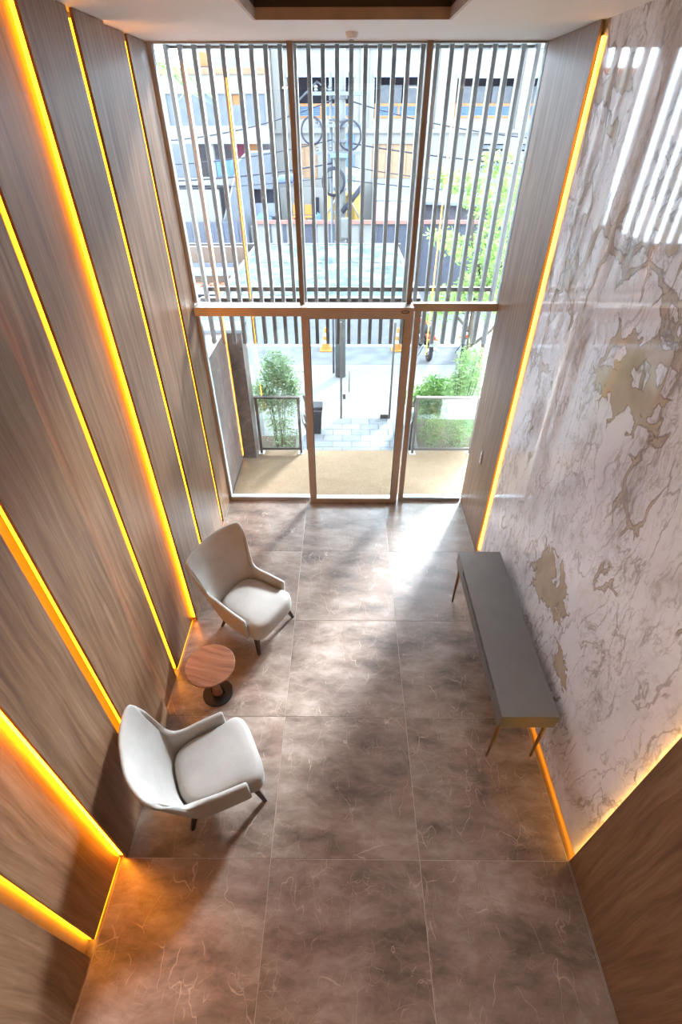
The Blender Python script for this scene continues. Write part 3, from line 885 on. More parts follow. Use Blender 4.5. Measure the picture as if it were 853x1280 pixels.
# ---- railings: glass panel across the landing edge, sloping handrail down the stairs
def railing(label, label2, xa, xb, xs):
    r = empty('glass_railing', ((xa + xb) / 2, 6.16, 0.0))
    tag(r, label, 'railing', 'glass railings on the landing')
    cx = (xa + xb) / 2
    for x in (xa, xb):
        p = box('post', x - cx - 0.022, x - cx + 0.022, -0.03, 0.03, 0.012, 1.06, RAIL_METAL, r, 0.002)
        box('foot_plate', x - cx - 0.05, x - cx + 0.05, -0.055, 0.055, 0.0045, 0.012, ALU, p, 0.001)
    box('top_rail', xa - cx - 0.03, xb - cx + 0.03, -0.035, 0.035, 1.06, 1.09, RAIL_METAL, r, 0.003)
    box('bottom_rail', xa - cx + 0.024, xb - cx - 0.024, -0.02, 0.02, 0.075, 0.11, RAIL_METAL, r, 0.002)
    box('glass_panel', xa - cx + 0.022, xb - cx - 0.022, -0.005, 0.005, 0.11, 1.06, RAIL_GLASS, r)
    r = empty('stair_handrail', (cx, 6.16, 0.0))
    tag(r, label2, 'handrail', 'handrails of the entrance stairs')
    X = xs - cx
    bm = bmesh.new()
    for dz, rad in ((1.07, 0.022), (0.72, 0.016), (0.55, 0.016)):
        add_tube(bm, [(X, 0.062, dz), (X, 1.15, dz - 0.92)], rad, 10)
    link('handrail', bm_mesh('handrail', bm, True), RAIL_METAL, r)
    loop = [(X - 0.05, 0.12, 0.78), (X - 0.05, 0.10, 0.83), (X - 0.05, 0.07, 0.80), (X - 0.05, 0.07, 0.69), (X - 0.05, 0.10, 0.64), (X - 0.05, 0.12, 0.58)]
    tube('handrail_loop', [(X - 0.05, 0.9, 0.10)] + loop + [(X - 0.05, 0.9, -0.06)], 0.016, ALU, r, 10)
    for yy in (0.35, 1.12):
        zt = 1.07 - 0.92 * (yy - 0.035) / 1.115
        zb = max(G, -0.15 * math.floor((yy - 0.12 + 0.22) / 0.22)) if yy > 0.12 else 0
        box('baluster', X - 0.018, X + 0.018, yy - 0.018, yy + 0.018, zb + 0.01, zt, RAIL_METAL, r)
    return r
railing('glass railing panel left of the stairs, before the grey-green bush', 'metal handrail sloping down the left side of the stairs', -0.90, -0.19, -0.10)
railing('glass railing panel right of the stairs, before the fine-leaved plants', 'metal handrail sloping down the right side of the stairs', 1.80, 2.83, 1.80)

# ---- stone piers left of the door
struct(box('pier_wall', -1.75, -1.215, YF + 0.07, 5.97, -0.0115, 2.20, PIER_STONE), 'dark brown polished stone side wall outside the left pane', 'wall')
pc = tag(box('stone_pier', -1.212, -0.965, 5.975, 6.32, 0.0045, 2.02, PIER_STONE, None, 0.004), 'brown stone pier beside the left railing', 'pier')
tag(box('pier_coping', -1.80, -0.935, 5.93, 6.36, 2.201, 2.25, COPING, None, 0.004), 'white coping slab on top of the brown pier', 'coping')
o = box('pier_cap', -1.214, -0.965, 5.97, 6.32, 2.0205, 2.2, PIER_STONE, pc)

# ---- fin screen
fs = empty('fin_screen', (0.63, 5.04, 2.38))
tag(fs, 'screen of slim grey vertical fins hung outside the upper window', 'screen')
bm = bmesh.new()
add_box(bm, -0.021, 0.021, -0.045, 0.045, 0, 3.0, 0.003)
fin_me = bm_mesh('fin', bm)
fin_me.materials.append(FIN_PAINT)
for i in range(27):
    o = bpy.data.objects.new('fin', fin_me)
    col.objects.link(o)
    o.parent = fs
    o.location = (-1.125 + i * 0.1353 - 0.63, 0, 0)
for z in (0.62, 2.80):
    box('carrier_rail', -1.80, 1.80, 0.046, 0.066, z, z + 0.05, FIN_PAINT, fs)

# ---- glass canopy over the stairs
cn = empty('glass_canopy', (0.3, 5.2, 2.88))
tag(cn, 'glass entrance canopy with grey frame outside the fins', 'canopy')
box('near_beam', -1.55, 1.24, -0.04, 0.06, -0.10, 0.02, CANOPY_FR, cn, 0.004)
box('far_beam', -2.6, 1.30, 3.48, 3.56, -0.10, 0.02, CANOPY_FR, cn, 0.004)
for x in (-1.36, 1.18):
    box('side_beam', x, x + 0.06, 0.061, 3.479, -0.10, 0.02, CANOPY_FR, cn, 0.004)
box('middle_beam', -1.299, 1.179, 1.98, 2.02, -0.08, 0.0, CANOPY_FR, cn, 0.003)
for a, b_ in ((0.061, 1.979), (2.021, 3.479)):
    box('glass_sheet', -1.299, 1.179, a, b_, 0.001, 0.013, CANOPY_SHEET, cn)
bm = bmesh.new()
for x in (-1.33, 1.21):
    add_tube(bm, [(x, 3.4, 0.02), (x, 0.1, 1.6)], 0.012, 8)

# ---- neighbour's low roof and rubble left of the canopy
nb = empty('neighbour_porch', (-1.75, 8.2, G))
tag(nb, 'neighbour porch roof with brown fascia and white copings left of the canopy', 'porch')
box('fascia', -0.62, 0.55, 0.30, 0.42, 3.50, 3.78, plain('brown_fascia', (0.068, 0.048, 0.037), 0.7), nb)
box('blue_wall', -0.62, 0.55, 0.28, 0.30, 3.30, 3.52, ROOF_BL, nb)
box('coping', -0.62, 0.62, -0.32, -0.05, 3.44, 3.52, COPING, nb)
box('fascia', -0.62, 0.58, -0.30, -0.20, 3.30, 3.44, plain('brown_fascia', (0.068, 0.048, 0.037), 0.7), nb)
box('coping', -0.62, 0.62, -0.80, -0.74, 3.26, 3.36, COPING, nb)
for x in (-0.55, 0.45):
    box('post', x, x + 0.09, 0.10, 0.19, 0.0, 3.30, COPING, nb)
for z in (3.16, 3.26):
    box('roof_board', -0.62, 0.62, -0.74, 0.28, z, z + 0.03, COPING, nb)
rr = random.Random(3)
for k in range(26):
    b_ = box('roof_tile', -0.07, 0.07, -0.05, 0.05, 0.0, 0.035, plain('red_clay', (0.165, 0.063, 0.041), 0.8, 0, 0.2, 15), nb)
    b_.location = (rr.uniform(-0.5, 0.5), rr.uniform(-0.68, -0.36), 3.292 + 0.03 * rr.random())
    b_.rotation_euler = (rr.uniform(-0.15, 0.15), rr.uniform(-0.15, 0.15), rr.uniform(0, 3))

# ---- planters and plants
def planter(label, x0, x1, y0, y1, zt):
    p = box('planter', x0, x1, y0, y1, G + 0.001, zt, PAINT_W, None, 0.01)
    tag(p, label, 'planter')
    box('soil', x0 + 0.05, x1 - 0.05, y0 + 0.05, y1 - 0.05, zt + 0.0005, zt + 0.02, SOIL, p)
planter('white planter box left of the stairs', -1.6, -0.32, 6.40, 7.3, -0.30)
planter('white planter box right of the stairs', 1.98, 3.7, 6.40, 8.9, -0.30)

def bush(name, label, loc, blobs, size, m, stems, seed, cat='bush', slim=0.45):
    b0 = empty(name, loc)
    tag(b0, label, cat)
    foliage('foliage', blobs, size, m, b0, seed, slim)
    for (pts, r) in stems:
        tube('stem', pts, r, BARK, b0, 6)
    return b0
rr = random.Random(11)
def stems(n, sx, sy, h, r=0.009):
    o_ = []
    for _ in range(n):
        x, y = rr.uniform(-sx, sx), rr.uniform(-sy, sy)
        o_.append(([(x * 0.5, y * 0.5, 0), (x * 0.8, y * 0.8, h * 0.5), (x * 1.3, y * 1.3, h * rr.uniform(0.8, 1.0))], [r, r * 0.8, r * 0.4]))
    return o_
bush('oleander_bush', 'tall grey-green bush behind the left glass railing', (-0.60, 6.72, -0.279),
     [(0.02, 0, 1.60, .30, .25, .32, 1100), (-0.05, 0, 1.25, .38, .28, .35, 1000), (-0.32, -0.05, 1.10, .20, .2, .28, 480), (0.24, 0.05, 1.15, .17, .2, .30, 420), (0.0, 0, 0.75, .32, .25, .35, 420), (0.05, 0, 0.35, .28, .22, .3, 260), (0.34, 0.3, 1.35, .08, .08, .16, 40)],
     0.085, LEAF_OLIVE, stems(12, 0.22, 0.15, 1.7), 21, slim=0.3)
bush('green_shrub', 'dense dark green shrub behind the right glass railing', (2.30, 7.56, -0.279),
     [(0.0, 0, 0.80, .34, .28, .36, 760), (0.28, 0.0, 0.80, .26, .26, .30, 420), (-0.2, -0.1, 0.50, .26, .22, .3, 380), (0.1, -0.1, 0.45, .30, .22, .3, 420)],
     0.085, LEAF_DARK, stems(8, 0.2, 0.2, 0.9), 22, slim=0.5)
bush('lime_shrub', 'small bright lime green shrub at the stair handrail', (2.30, 8.2, -0.279),
     [(-0.30, 0, 0.40, .22, .22, .22, 420), (0.05, 0.1, 0.42, .20, .2, .22, 300)], 0.07, LEAF_TREE, stems(5, 0.15, 0.15, 0.4), 23, slim=0.5)
bush('bamboo_clump', 'feathery bamboo clump against the right wood panel', (2.74, 6.96, -0.279),
     [(0.05, 0, 1.55, .28, .25, .42, 1000), (-0.10, 0, 1.10, .26, .22, .40, 800), (0.2, 0.1, 1.0, .25, .25, .45, 700), (0.05, 0, 0.5, .36, .22, .40, 700)],
     0.10, LEAF_FINE, stems(14, 0.22, 0.18, 1.8, 0.008), 24, slim=0.16)
bush('low_foliage', 'low mixed greenery at the foot of the right railing', (2.38, 6.55, -0.279),
     [(-0.12, 0, 0.50, .34, .11, .36, 420), (0.30, 0, 0.50, .30, .11, .36, 420)], 0.075, LEAF_DARK, stems(4, 0.2, 0.08, 0.3), 25, slim=0.35)

# big street tree
tree = empty('street_tree', (3.35, 9.7, G))
tag(tree, 'bright green leafy street tree outside the right side of the facade', 'tree')
foliage('foliage', [(-0.55, 0, 2.55, .55, .5, .30, 380), (0.10, 0, 2.9, .55, .5, .30, 420), (0.45, 0, 3.15, .4, .45, .40, 300), (-0.15, 0.1, 3.5, .6, .5, .28, 360), (0.35, 0, 3.9, .45, .45, .35, 340),
                    (0.0, 0, 4.35, .6, .45, .25, 320), (-0.55, 0, 4.65, .45, .4, .20, 230), (0.45, 0, 4.65, .35, .4, .28, 200), (0.1, 0, 4.95, .5, .4, .2, 220), (-0.75, 0, 2.25, .3, .3, .2, 80), (0.5, 0, 2.4, .3, .35, .25, 110), (-0.85, 0, 3.75, .3, .3, .16, 110), (-0.95, 0, 4.75, .25, .3, .15, 80)],
        0.13, LEAF_TREE, tree, 31, 0.5)
tk = tube('trunk', [(0.05, 0, 0), (0.0, 0, 0.8), (0.06, 0, 1.6), (0.02, 0, 2.4), (0.12, 0, 3.2), (0.2, 0, 4.4)], [0.075, 0.065, 0.055, 0.045, 0.03, 0.012], BARK, tree, 10)
for pts in ([(0.05, 0, 1.5), (0.5, 0, 1.9), (0.95, 0.05, 2.6)], [(0.03, 0, 1.9), (-0.4, 0, 2.3), (-0.65, 0, 2.7)], [(0.03, 0, 2.5), (0.45, 0.05, 3.1), (0.7, 0, 3.9)], [(0.1, 0, 3.0), (-0.2, 0, 3.6), (-0.3, 0, 4.4)]):
    tube('branch', pts, [0.035, 0.026, 0.010], BARK, tk, 7)
tree2 = empty('young_tree', (4.05, 10.9, G))
tag(tree2, 'thin young tree trunk with sparse crown right of the street tree', 'tree')
foliage('foliage', [(0.0, 0, 2.4, .4, .4, .5, 300), (0.0, 0, 3.2, .4, .4, .4, 250)], 0.12, LEAF_TREE, tree2, 32, 0.5)
tube('trunk', [(0, 0, 0), (0.03, 0, 1.2), (-0.02, 0, 2.4), (0.05, 0, 3.4)], [0.05, 0.045, 0.03, 0.01], BARK, tree2, 8)
# palm fronds by the top left corner
palm = empty('palm_tree', (-2.95, 9.2, G))
tag(palm, 'palm with drooping fronds at the far upper left behind the fins', 'tree')
tube('trunk', [(0, 0, 0), (0.05, 0, 3.2), (0.0, 0, 6.2)], [0.13, 0.11, 0.09], BARK, palm, 10)
for k in range(9):
    a = k * 2 * pi / 9 + 0.2
    bm = bmesh.new()
    ax = Vector((cos(a), sin(a), 0))
    P0 = [Vector((0, 0, 6.2)) + ax * s_ + Vector((0, 0, 0.45 * s_ - 0.55 * s_ * s_)) for s_ in [q * 0.11 for q in range(12)]]
    add_tube(bm, P0, [0.016] * 11 + [0.004], 5)
    sd_ = Vector((-sin(a), cos(a), 0))
    for q in range(2, 12):
        for sg in (-1, 1):
            v0 = bm.verts.new(P0[q]); v1 = bm.verts.new(P0[q] + ax * 0.05)
            v2 = bm.verts.new(P0[q] + sd_ * sg * 0.38 + ax * 0.16 + Vector((0, 0, -0.16)))
            bm.faces.new((v0, v1, v2))
    link('frond', bm_mesh('frond', bm), LEAF_DARK, palm)

# ---- black bin, glass gate, cones
bn = empty('waste_bin', (-0.06, 8.5, G + 0.016))
tag(bn, 'black pedal bin seen through the door at its left stile', 'bin')
bm = bmesh.new()
for (w0, d0, z0, w1_, d1_, z1) in ((0.11, 0.11, 0.0, 0.15, 0.14, 0.62),):
    a = [bm.verts.new((sx * w0, sy * d0, z0)) for sx, sy in ((-1, -1), (1, -1), (1, 1), (-1, 1))]
    b_ = [bm.verts.new((sx * w1_, sy * d1_, z1)) for sx, sy in ((-1, -1), (1, -1), (1, 1), (-1, 1))]
    for k in range(4):
        bm.faces.new((a[k], a[(k + 1) % 4], b_[(k + 1) % 4], b_[k]))
    bm.faces.new(a[::-1]); bm.faces.new(b_)
link('bucket', bm_mesh('bucket', bm), plain('black_plastic', (0.015, 0.015, 0.016), 0.5), bn)
box('lid', -0.165, 0.165, -0.155, 0.155, 0.621, 0.68, plain('black_plastic', (0.015, 0.015, 0.016), 0.5), bn, 0.015)
box('rim', -0.155, 0.155, -0.146, 0.146, 0.57, 0.60, plain('grey_plastic', (0.040, 0.040, 0.044), 0.5), bn, 0.004)

gt = empty('glass_gate', (1.08, 9.18, G))
tag(gt, 'clear glass street gate with thin dark posts at the path end', 'gate')
for x in (-0.575, 0.575):
    box('post', x - 0.022, x + 0.022, -0.022, 0.022, 0.001, 2.25, RAIL_METAL, gt, 0.002)
box('glass_leaf', -0.545, 0.545, -0.005, 0.005, 0.03, 2.2, GLASS, gt)
tube('pull_handle', [(-0.39, -0.05, 0.70), (-0.39, -0.05, 1.20)], 0.012, RAIL_METAL, gt, 8)
box('lock', -0.54, -0.47, -0.02, 0.02, 0.50, 0.62, RAIL_METAL, gt, 0.003)
box('floor_hinge', 0.36, 0.545, -0.03, 0.03, 0.005, 0.11, RAIL_METAL, gt, 0.003)

CONE_W = plain('cone_white_band', (0.244, 0.244, 0.244), 0.6)
def cone(label, loc):
    k = empty('traffic_cone', loc)
    tag(k, label, 'traffic cone', 'traffic cones at the kerb')
    box('base', -0.19, 0.19, -0.19, 0.19, 0.0, 0.035, ORANGE_P, k, 0.006)
    lathe('cone_body', [(0.14, 0.036), (0.135, 0.06), (0.04, 0.66), (0.03, 0.67)], ORANGE_P, k, 24)
    for z0, z1 in ((0.22, 0.32), (0.44, 0.53)):
        r0, r1 = 0.14 - 0.1 * (z0 - 0.036) / 0.62 + 0.003, 0.14 - 0.1 * (z1 - 0.036) / 0.62 + 0.003
        lathe('reflective_band', [(r0, z0), (r1, z1)], CONE_W, k, 24)
cone('orange and white traffic cone at the kerb left of the utility pole', (0.0, 13.65, G + 0.007))
cone('orange and white traffic cone at the kerb right of the utility pole', (2.22, 13.65, G + 0.007))

# ---- motorcycles, rear towards the hall
def motorcycle(label, loc, rz, body, seed=0):
    k = empty('motorcycle', loc, rz)
    tag(k, label, 'motorcycle', 'motorcycles parked at the kerb')
    TYRE = plain('tyre_rubber', (0.015, 0.015, 0.016), 0.8)
    for nm, y in (('rear_wheel', 0.0), ('front_wheel', 1.28)):
        bm = bmesh.new()
        add_tube(bm, [(0, y + 0.25 * cos(a * pi / 14), 0.31 + 0.25 * sin(a * pi / 14)) for a in range(28)], 0.058, 10, True)
        w_ = link(nm, bm_mesh(nm, bm, True), TYRE, k)
        bm = bmesh.new()
        add_tube(bm, [(-0.07, y, 0.31), (0.07, y, 0.31)], 0.05, 10)
        for a in range(6):
            add_tube(bm, [(0, y, 0.31), (0, y + 0.2 * cos(a * pi / 3), 0.31 + 0.2 * sin(a * pi / 3))], 0.010, 5)
        link('hub', bm_mesh('hub', bm), ALU, w_)
    bm = bmesh.new()
    add_tube(bm, [(0, 0.10, 0.72), (0, 0.45, 0.60), (0, 0.85, 0.70), (0, 1.12, 0.92)], [0.05, 0.10, 0.09, 0.05], 10)
    add_tube(bm, [(0, 0.5, 0.62), (0, 0.55, 0.32), (0, 0.9, 0.34), (0, 0.95, 0.66)], 0.05, 8)
    link('frame', bm_mesh('frame', bm, True), TYRE, k)
    bm = bmesh.new()
    add_tube(bm, [(0, 0.62, 0.78), (0, 0.72, 0.86), (0, 0.90, 0.90), (0, 1.05, 0.84)], [0.09, 0.14, 0.15, 0.08], 12)
    link('fuel_tank', bm_mesh('fuel_tank', bm, True), body, k)
    bm = bmesh.new()
    add_tube(bm, [(0, -0.22, 0.88), (0, 0.05, 0.86), (0, 0.35, 0.80), (0, 0.62, 0.82)], [0.06, 0.12, 0.13, 0.08], 10)
    link('seat', bm_mesh('seat', bm, True), TYRE, k)
    bm = bmesh.new()
    add_tube(bm, [(0, -0.30, 0.84), (0, -0.1, 0.76), (0, 0.2, 0.70)], [0.05, 0.10, 0.11], 10)
    tl = link('tail', bm_mesh('tail', bm, True), body, k)
    box('tail_light', -0.075, 0.075, -0.345, -0.30, 0.74, 0.82, plain('red_lens', (0.244, 0.030, 0.015), 0.3), tl, 0.008)
    box('number_plate', -0.09, 0.09, -0.36, -0.35, 0.55, 0.69, COPING, k, 0.003)
    bm = bmesh.new()
    add_tube(bm, [(0, 0.22 * cos(RAD(a)) * 1.45, 0.31 + 0.35 * sin(RAD(a))) for a in (20, 50, 80, 110, 140, 165)], 0.06, 8)
    link('mudguard', bm_mesh('mudguard', bm, True), TYRE, k)
    tube('fork', [(0.09, 1.28, 0.31), (0.09, 1.05, 1.0)], 0.022, ALU, k, 8)
    tube('fork', [(-0.09, 1.28, 0.31), (-0.09, 1.05, 1.0)], 0.022, ALU, k, 8)
    tube('handlebar', [(-0.36, 0.90, 1.06), (-0.20, 1.0, 1.02), (0, 1.04, 0.98), (0.20, 1.0, 1.02), (0.36, 0.90, 1.06)], 0.016, TYRE, k, 8)
    for sx in (-1, 1):
        m_ = tube('mirror_arm', [(sx * 0.26, 0.96, 1.04), (sx * 0.34, 1.0, 1.24)], 0.008, TYRE, k, 6)
        box('mirror', sx * 0.36 - 0.06, sx * 0.36 + 0.06, 0.985, 1.01, 1.22, 1.30, TYRE, m_, 0.01)
        tube('turn_signal', [(sx * 0.05, -0.26, 0.72), (sx * 0.17, -0.28, 0.72)], [0.015, 0.03], ORANGE_P, k, 8)
    tube('exhaust', [(0.14, 0.6, 0.28), (0.16, 0.2, 0.30), (0.18, -0.25, 0.40)], [0.03, 0.045, 0.05], ALU, k, 10)
    tube('side_stand', [(-0.05, 0.5, 0.30), (-0.22, 0.42, 0.0)], 0.012, TYRE, k, 6)
motorcycle('motorcycle with red tail and orange indicators seen from behind at the kerb', (3.06, 12.75, G + 0.006), RAD(4), plain('red_body', (0.146, 0.030, 0.019), 0.35))
motorcycle('white bodied motorcycle half hidden by the street tree', (4.10, 12.95, G + 0.006), RAD(-14), plain('white_body', (0.205, 0.205, 0.210), 0.35))

# ---- utility pole and cables
up = empty('utility_pole', (0.47, 11.66, G))
tag(up, 'concrete utility pole with cable coils and clamps before the street', 'pole')
tube('shaft', [(0, 0, 0.0), (0, 0, 9.0)], [0.145, 0.10], POLE_C, up, 18)
for z in (3.3, 3.9, 4.35, 4.9, 5.2, 5.55, 5.9):
    lathe('clamp', [(0.145, z), (0.15, z + 0.005), (0.15, z + 0.05), (0.145, z + 0.055)], STEEL_D, up, 18)
for z in (5.0, 5.45, 5.95):
    o = box('crossarm', -0.55, 0.55, -0.20, -0.12, z, z + 0.06, STEEL_D, up, 0.004)
    for x in (-0.48, -0.2, 0.2, 0.48):
        lathe('insulator', [(0.02, z + 0.06), (0.04, z + 0.08), (0.025, z + 0.11), (0.04, z + 0.13), (0.015, z + 0.16)], STEEL_D, o, 12, x, -0.16)
def coil(cx, cz, r, n):
    bm = bmesh.new()
    for q in range(n):
        rr_ = r * (1 - 0.05 * q)
        add_tube(bm, [(cx + rr_ * cos(a * pi / 16), -0.2 - 0.02 * q, cz + rr_ * 1.05 * sin(a * pi / 16)) for a in range(32)], 0.014, 6, True)
    link('cable_coil', bm_mesh('cable_coil', bm, True), CABLE, up)
coil(-0.58, 5.40, 0.22, 2)
coil(-0.14, 4.52, 0.25, 4)
coil(0.20, 5.32, 0.24, 2)
tube('riser_pipe', [(-0.19, -0.05, 0.1), (-0.19, -0.05, 6.3)], 0.03, STEEL_D, up, 8)
tube('riser_pipe', [(0.19, -0.05, 3.0), (0.19, -0.05, 6.3)], 0.025, CABLE, up, 8)
box('junction_box', -0.20, 0.16, -0.34, -0.16, 4.95, 5.02, plain('teal_box', (0.058, 0.107, 0.107), 0.6), up, 0.01)
box('junction_box', 0.02, 0.24, -0.32, -0.16, 3.45, 3.85, POLE_C, up, 0.02)
o = tube('lamp_arm', [(0.05, -0.12, 3.95), (0.50, -0.16, 4.45)], 0.055, CABLE, up, 10)
rr = random.Random(5)
def cable(label, a, b_, sag, r=0.012):
    pts = []
    for k in range(25):
        s_ = k / 24
        p = Vector(a).lerp(Vector(b_), s_)
        p.z -= sag * 4 * s_ * (1 - s_)
        pts.append(p)
    tag(tube('overhead_cable', pts, r, CABLE, None, 5), label, 'cable', 'overhead cables')
px, py = 0.47, 11.5
cable('highest black cable running left from the pole', (px - 0.16, py, 4.98), (-7.5, 11.8, 4.75), 0.55)
cable('highest black cable running right from the pole', (px + 0.16, py, 4.98), (9.5, 11.8, 4.6), 0.45)
cable('second black cable running left from the pole', (px - 0.16, py, 4.35), (-7.5, 12.0, 4.15), 0.35)
cable('second black cable running right from the pole', (px + 0.16, py, 4.3), (9.5, 12.0, 4.0), 0.25, 0.014)
cable('third black cable running left from the pole', (px - 0.16, py, 3.95), (-7.5, 12.2, 3.75), 0.25, 0.016)
cable('third black cable running right from the pole', (px + 0.16, py, 3.9), (9.5, 12.2, 3.7), 0.3, 0.010)
cable('lowest black cable running left from the pole', (px - 0.16, py, 3.7), (-7.5, 12.2, 3.5), 0.15, 0.010)
cable('lowest black cable running right from the pole', (px + 0.16, py, 3.65), (9.5, 12.4, 3.45), 0.2, 0.010)
sp_ = tag(tube('cable_splice', [(-0.95, 12.0, 3.62), (-0.90, 12.0, 3.62), (-0.42, 11.95, 3.66), (-0.37, 11.95, 3.66)], [0.03, 0.085, 0.085, 0.03], plain('blue_splice', (0.048, 0.063, 0.117), 0.5), None, 14), 'blue cylindrical cable splice hanging left of the pole', 'cable splice')

# ---- building across the street
BY = 25.0
holes = [(-1.80, 0.92, 4.76, 6.08), (1.77, 3.85, 4.76, 6.08), (5.13, 7.60, 4.76, 6.04), (8.20, 9.4, 4.76, 6.04),
         (-1.77, -0.64, 2.68, 3.91), (1.75, 3.58, 2.68, 3.91), (6.30, 7.53, 2.90, 3.91), (8.24, 9.0, 2.77, 3.91)]
bd = empty('white_building', (2.5, BY, G))
tag(bd, 'white concrete building across the street with blue louvred windows', 'building')
def bpart(o):
    o.parent = bd
    o.matrix_parent_inverse = Matrix.Translation(bd.location).inverted()
    return o
bpart(wall_grid('facade_wall', -3.4, 9.5, G + 0.001, 7.6, BY, BY + 0.35, holes, PAINT_W))
bpart(box('parapet_band', -3.4, 9.5, BY - 0.06, BY - 0.001, 6.90, 7.4, plain('grey_blue_band', (0.095, 0.101, 0.111), 0.85)))
bpart(box('floor_band', -3.4, 9.5, BY - 0.10, BY - 0.001, 4.28, 4.42, PAINT_W))
for x in (-2.2, 1.35, 4.5, 7.9):
    bpart(box('pilaster', x - 0.16, x + 0.16, BY - 0.09, BY - 0.001, 4.43, 6.89, PAINT_W))
bpart(box('dark_interior', -3.3, 9.4, BY + 1.1, BY + 1.2, G + 0.01, 7.5, SHADE_IN))
for k, (x0, x1, z0, z1) in enumerate(holes[:4]):
    w_ = bpart(wall_grid('window', x0 + 0.02, x1 - 0.02, z0 + 0.01, 5.25, BY + 0.06, BY + 0.14, [(x0 + 0.10, (x0 + x1) / 2 - 0.04, z0 + 0.09, 5.16), ((x0 + x1) / 2 + 0.04, x1 - 0.10, z0 + 0.09, 5.16)], ORANGE_W))
    for a, b_ in ((x0 + 0.10, (x0 + x1) / 2 - 0.04), ((x0 + x1) / 2 + 0.04, x1 - 0.10)):
        bm = bmesh.new()
        for q in range(5):
            add_box(bm, a, b_, BY + 0.08, BY + 0.11, z0 + 0.09 + q * 0.065, z0 + 0.14 + q * 0.065)
        o = link('louvre', bm_mesh('louvre', bm), LOUVRE_B, w_)
    if k >= 1:
        for a, b_ in ((x0 + 0.10, x0 + 0.55 * (x1 - x0)), (x0 + 0.62 * (x1 - x0), x1 - 0.10)):
            link('blind', bm_mesh('blind', (lambda bb: (add_box(bb, a, b_, BY + 0.22, BY + 0.24, 5.25, z1 - 0.25), bb)[1])(bmesh.new())), plain('grey_blind', (0.044, 0.045, 0.048), 0.8), w_)
    link('lintel_strip', bm_mesh('lintel_strip', (lambda bb: (add_box(bb, x0 - 0.05, x1 + 0.05, BY - 0.05, BY - 0.002, z1 - 0.02, z1 + 0.10), bb)[1])(bmesh.new())), plain('grey_blue_band', (0.095, 0.101, 0.111), 0.85), w_)
o = bpart(tube('steel_truss', [(-1.6, BY + 0.5, 5.2), (-0.6, BY + 0.5, 5.95), (0.2, BY + 0.5, 5.5)], 0.05, STEEL_D, None, 6))
for (x0, x1, z0, z1) in holes[4:6]:
    n_ = max(3, int((x1 - x0) / 0.28))
    bp = bpart(box('boarded_opening', x0, x1, BY + 0.10, BY + 0.16, z0, z1, ORANGE_W))
    for q in range(n_):
        a = x0 + (x1 - x0) * q / n_
        b_ = x0 + (x1 - x0) * (q + 1) / n_
        o = box('plank', a + 0.008, b_ - 0.008, BY + 0.06 + 0.008 * (q % 2), BY + 0.099, z0 + 0.01, z1 - 0.01, BOARD_W)
        o.parent = bp
        o.matrix_parent_inverse = Matrix.Translation(bd.location).inverted()
        o.matrix_parent_inverse = Matrix.Identity(4)
for (x0, x1, z0, z1) in holes[6:]:
    for q in range(5):
        z = z0 + (z1 - z0) * q / 5
        bpart(box('shutter_slat', x0, x1, BY + 0.06, BY + 0.12, z + 0.02, z + (z1 - z0) / 5 - 0.04, plain('shutter_grey', (0.058, 0.062, 0.066), 0.7)))
bpart(tube('drain_pipe', [(-0.07, BY - 0.05, 1.6), (-0.07, BY - 0.05, 4.28)], 0.06, LOUVRE_B, None, 8))
bpart(box('blue_sign', 0.58, 1.0, BY - 0.06, BY - 0.002, 2.95, 4.25, LOUVRE_B))
# painted shop sign behind the pole
sg = tag(box('shop_sign', -0.10, 1.28, 24.78, 24.86, 2.10, 3.10, plain('sign_white', (0.140, 0.143, 0.143), 0.7)), 'white painted shop sign behind the utility pole', 'sign')
def text(name, s, size, m, parent, loc, rot=(pi / 2, 0, 0)):
    cu = bpy.data.curves.new(name, 'FONT')
    cu.body = s
    cu.size = size
    cu.extrude = 0.008
    cu.align_x = 'CENTER'
    tmp = bpy.data.objects.new(name, cu)
    col.objects.link(tmp)
    bpy.context.view_layer.update()
    me = bpy.data.meshes.new_from_object(tmp.evaluated_get(bpy.context.evaluated_depsgraph_get()))
    bpy.data.objects.remove(tmp)
    me.materials.clear()
    o_ = link(name, me, m, parent)
    o_.location = loc
    o_.rotation_euler = rot
    return o_
text('sign_letters', 'RY', 0.46, plain('sign_blue_grey', (0.068, 0.088, 0.122), 0.7), sg, (0.86, 24.765, 2.50))

# ---- left building with grey block wall
lb = empty('block_building', (-4.1, 23.0, G))
tag(lb, 'pale building with grey block band and red roof edge, far left', 'building')
def lpart(o):
    o.parent = lb
    o.matrix_parent_inverse = Matrix.Translation(lb.location).inverted()
    return o
LX0, LX1 = -6.6, -2.35
lpart(wall_grid('upper_wall', LX0, LX1, 3.97, 6.04, 23.0, 23.3, [(LX0 + 0.3, LX1 - 0.15, 4.54, 5.49)], PAINT_W))
lpart(wall_grid('block_band', LX0 + 0.3, LX1 - 0.15, 4.54, 5.49, 23.05, 23.25, [(-3.78, -3.45, 5.16, 5.47)], PAINT_G))
lpart(box('roof_edge', LX0, LX1, 22.95, 23.4, 6.041, 6.22, plain('red_roof_edge', (0.176, 0.063, 0.040), 0.8, 0, 0.2, 6)))
o = lpart(box('small_window', -3.78, -3.45, 23.12, 23.16, 5.16, 5.47, ORANGE_W))
lpart(box('back_wall', LX0, LX1, 24.2, 24.4, G + 0.01, 3.96, plain('shade_wall', (0.048, 0.044, 0.048), 0.9)))  # shade of the shop recess painted into the wall colour
lpart(box('lower_wall', LX0, -5.55, 23.0, 23.3, G + 0.01, 3.969, PAINT_G))
lpart(box('column', -4.95, -4.75, 23.1, 23.3, G + 0.01, 3.969, PAINT_W))
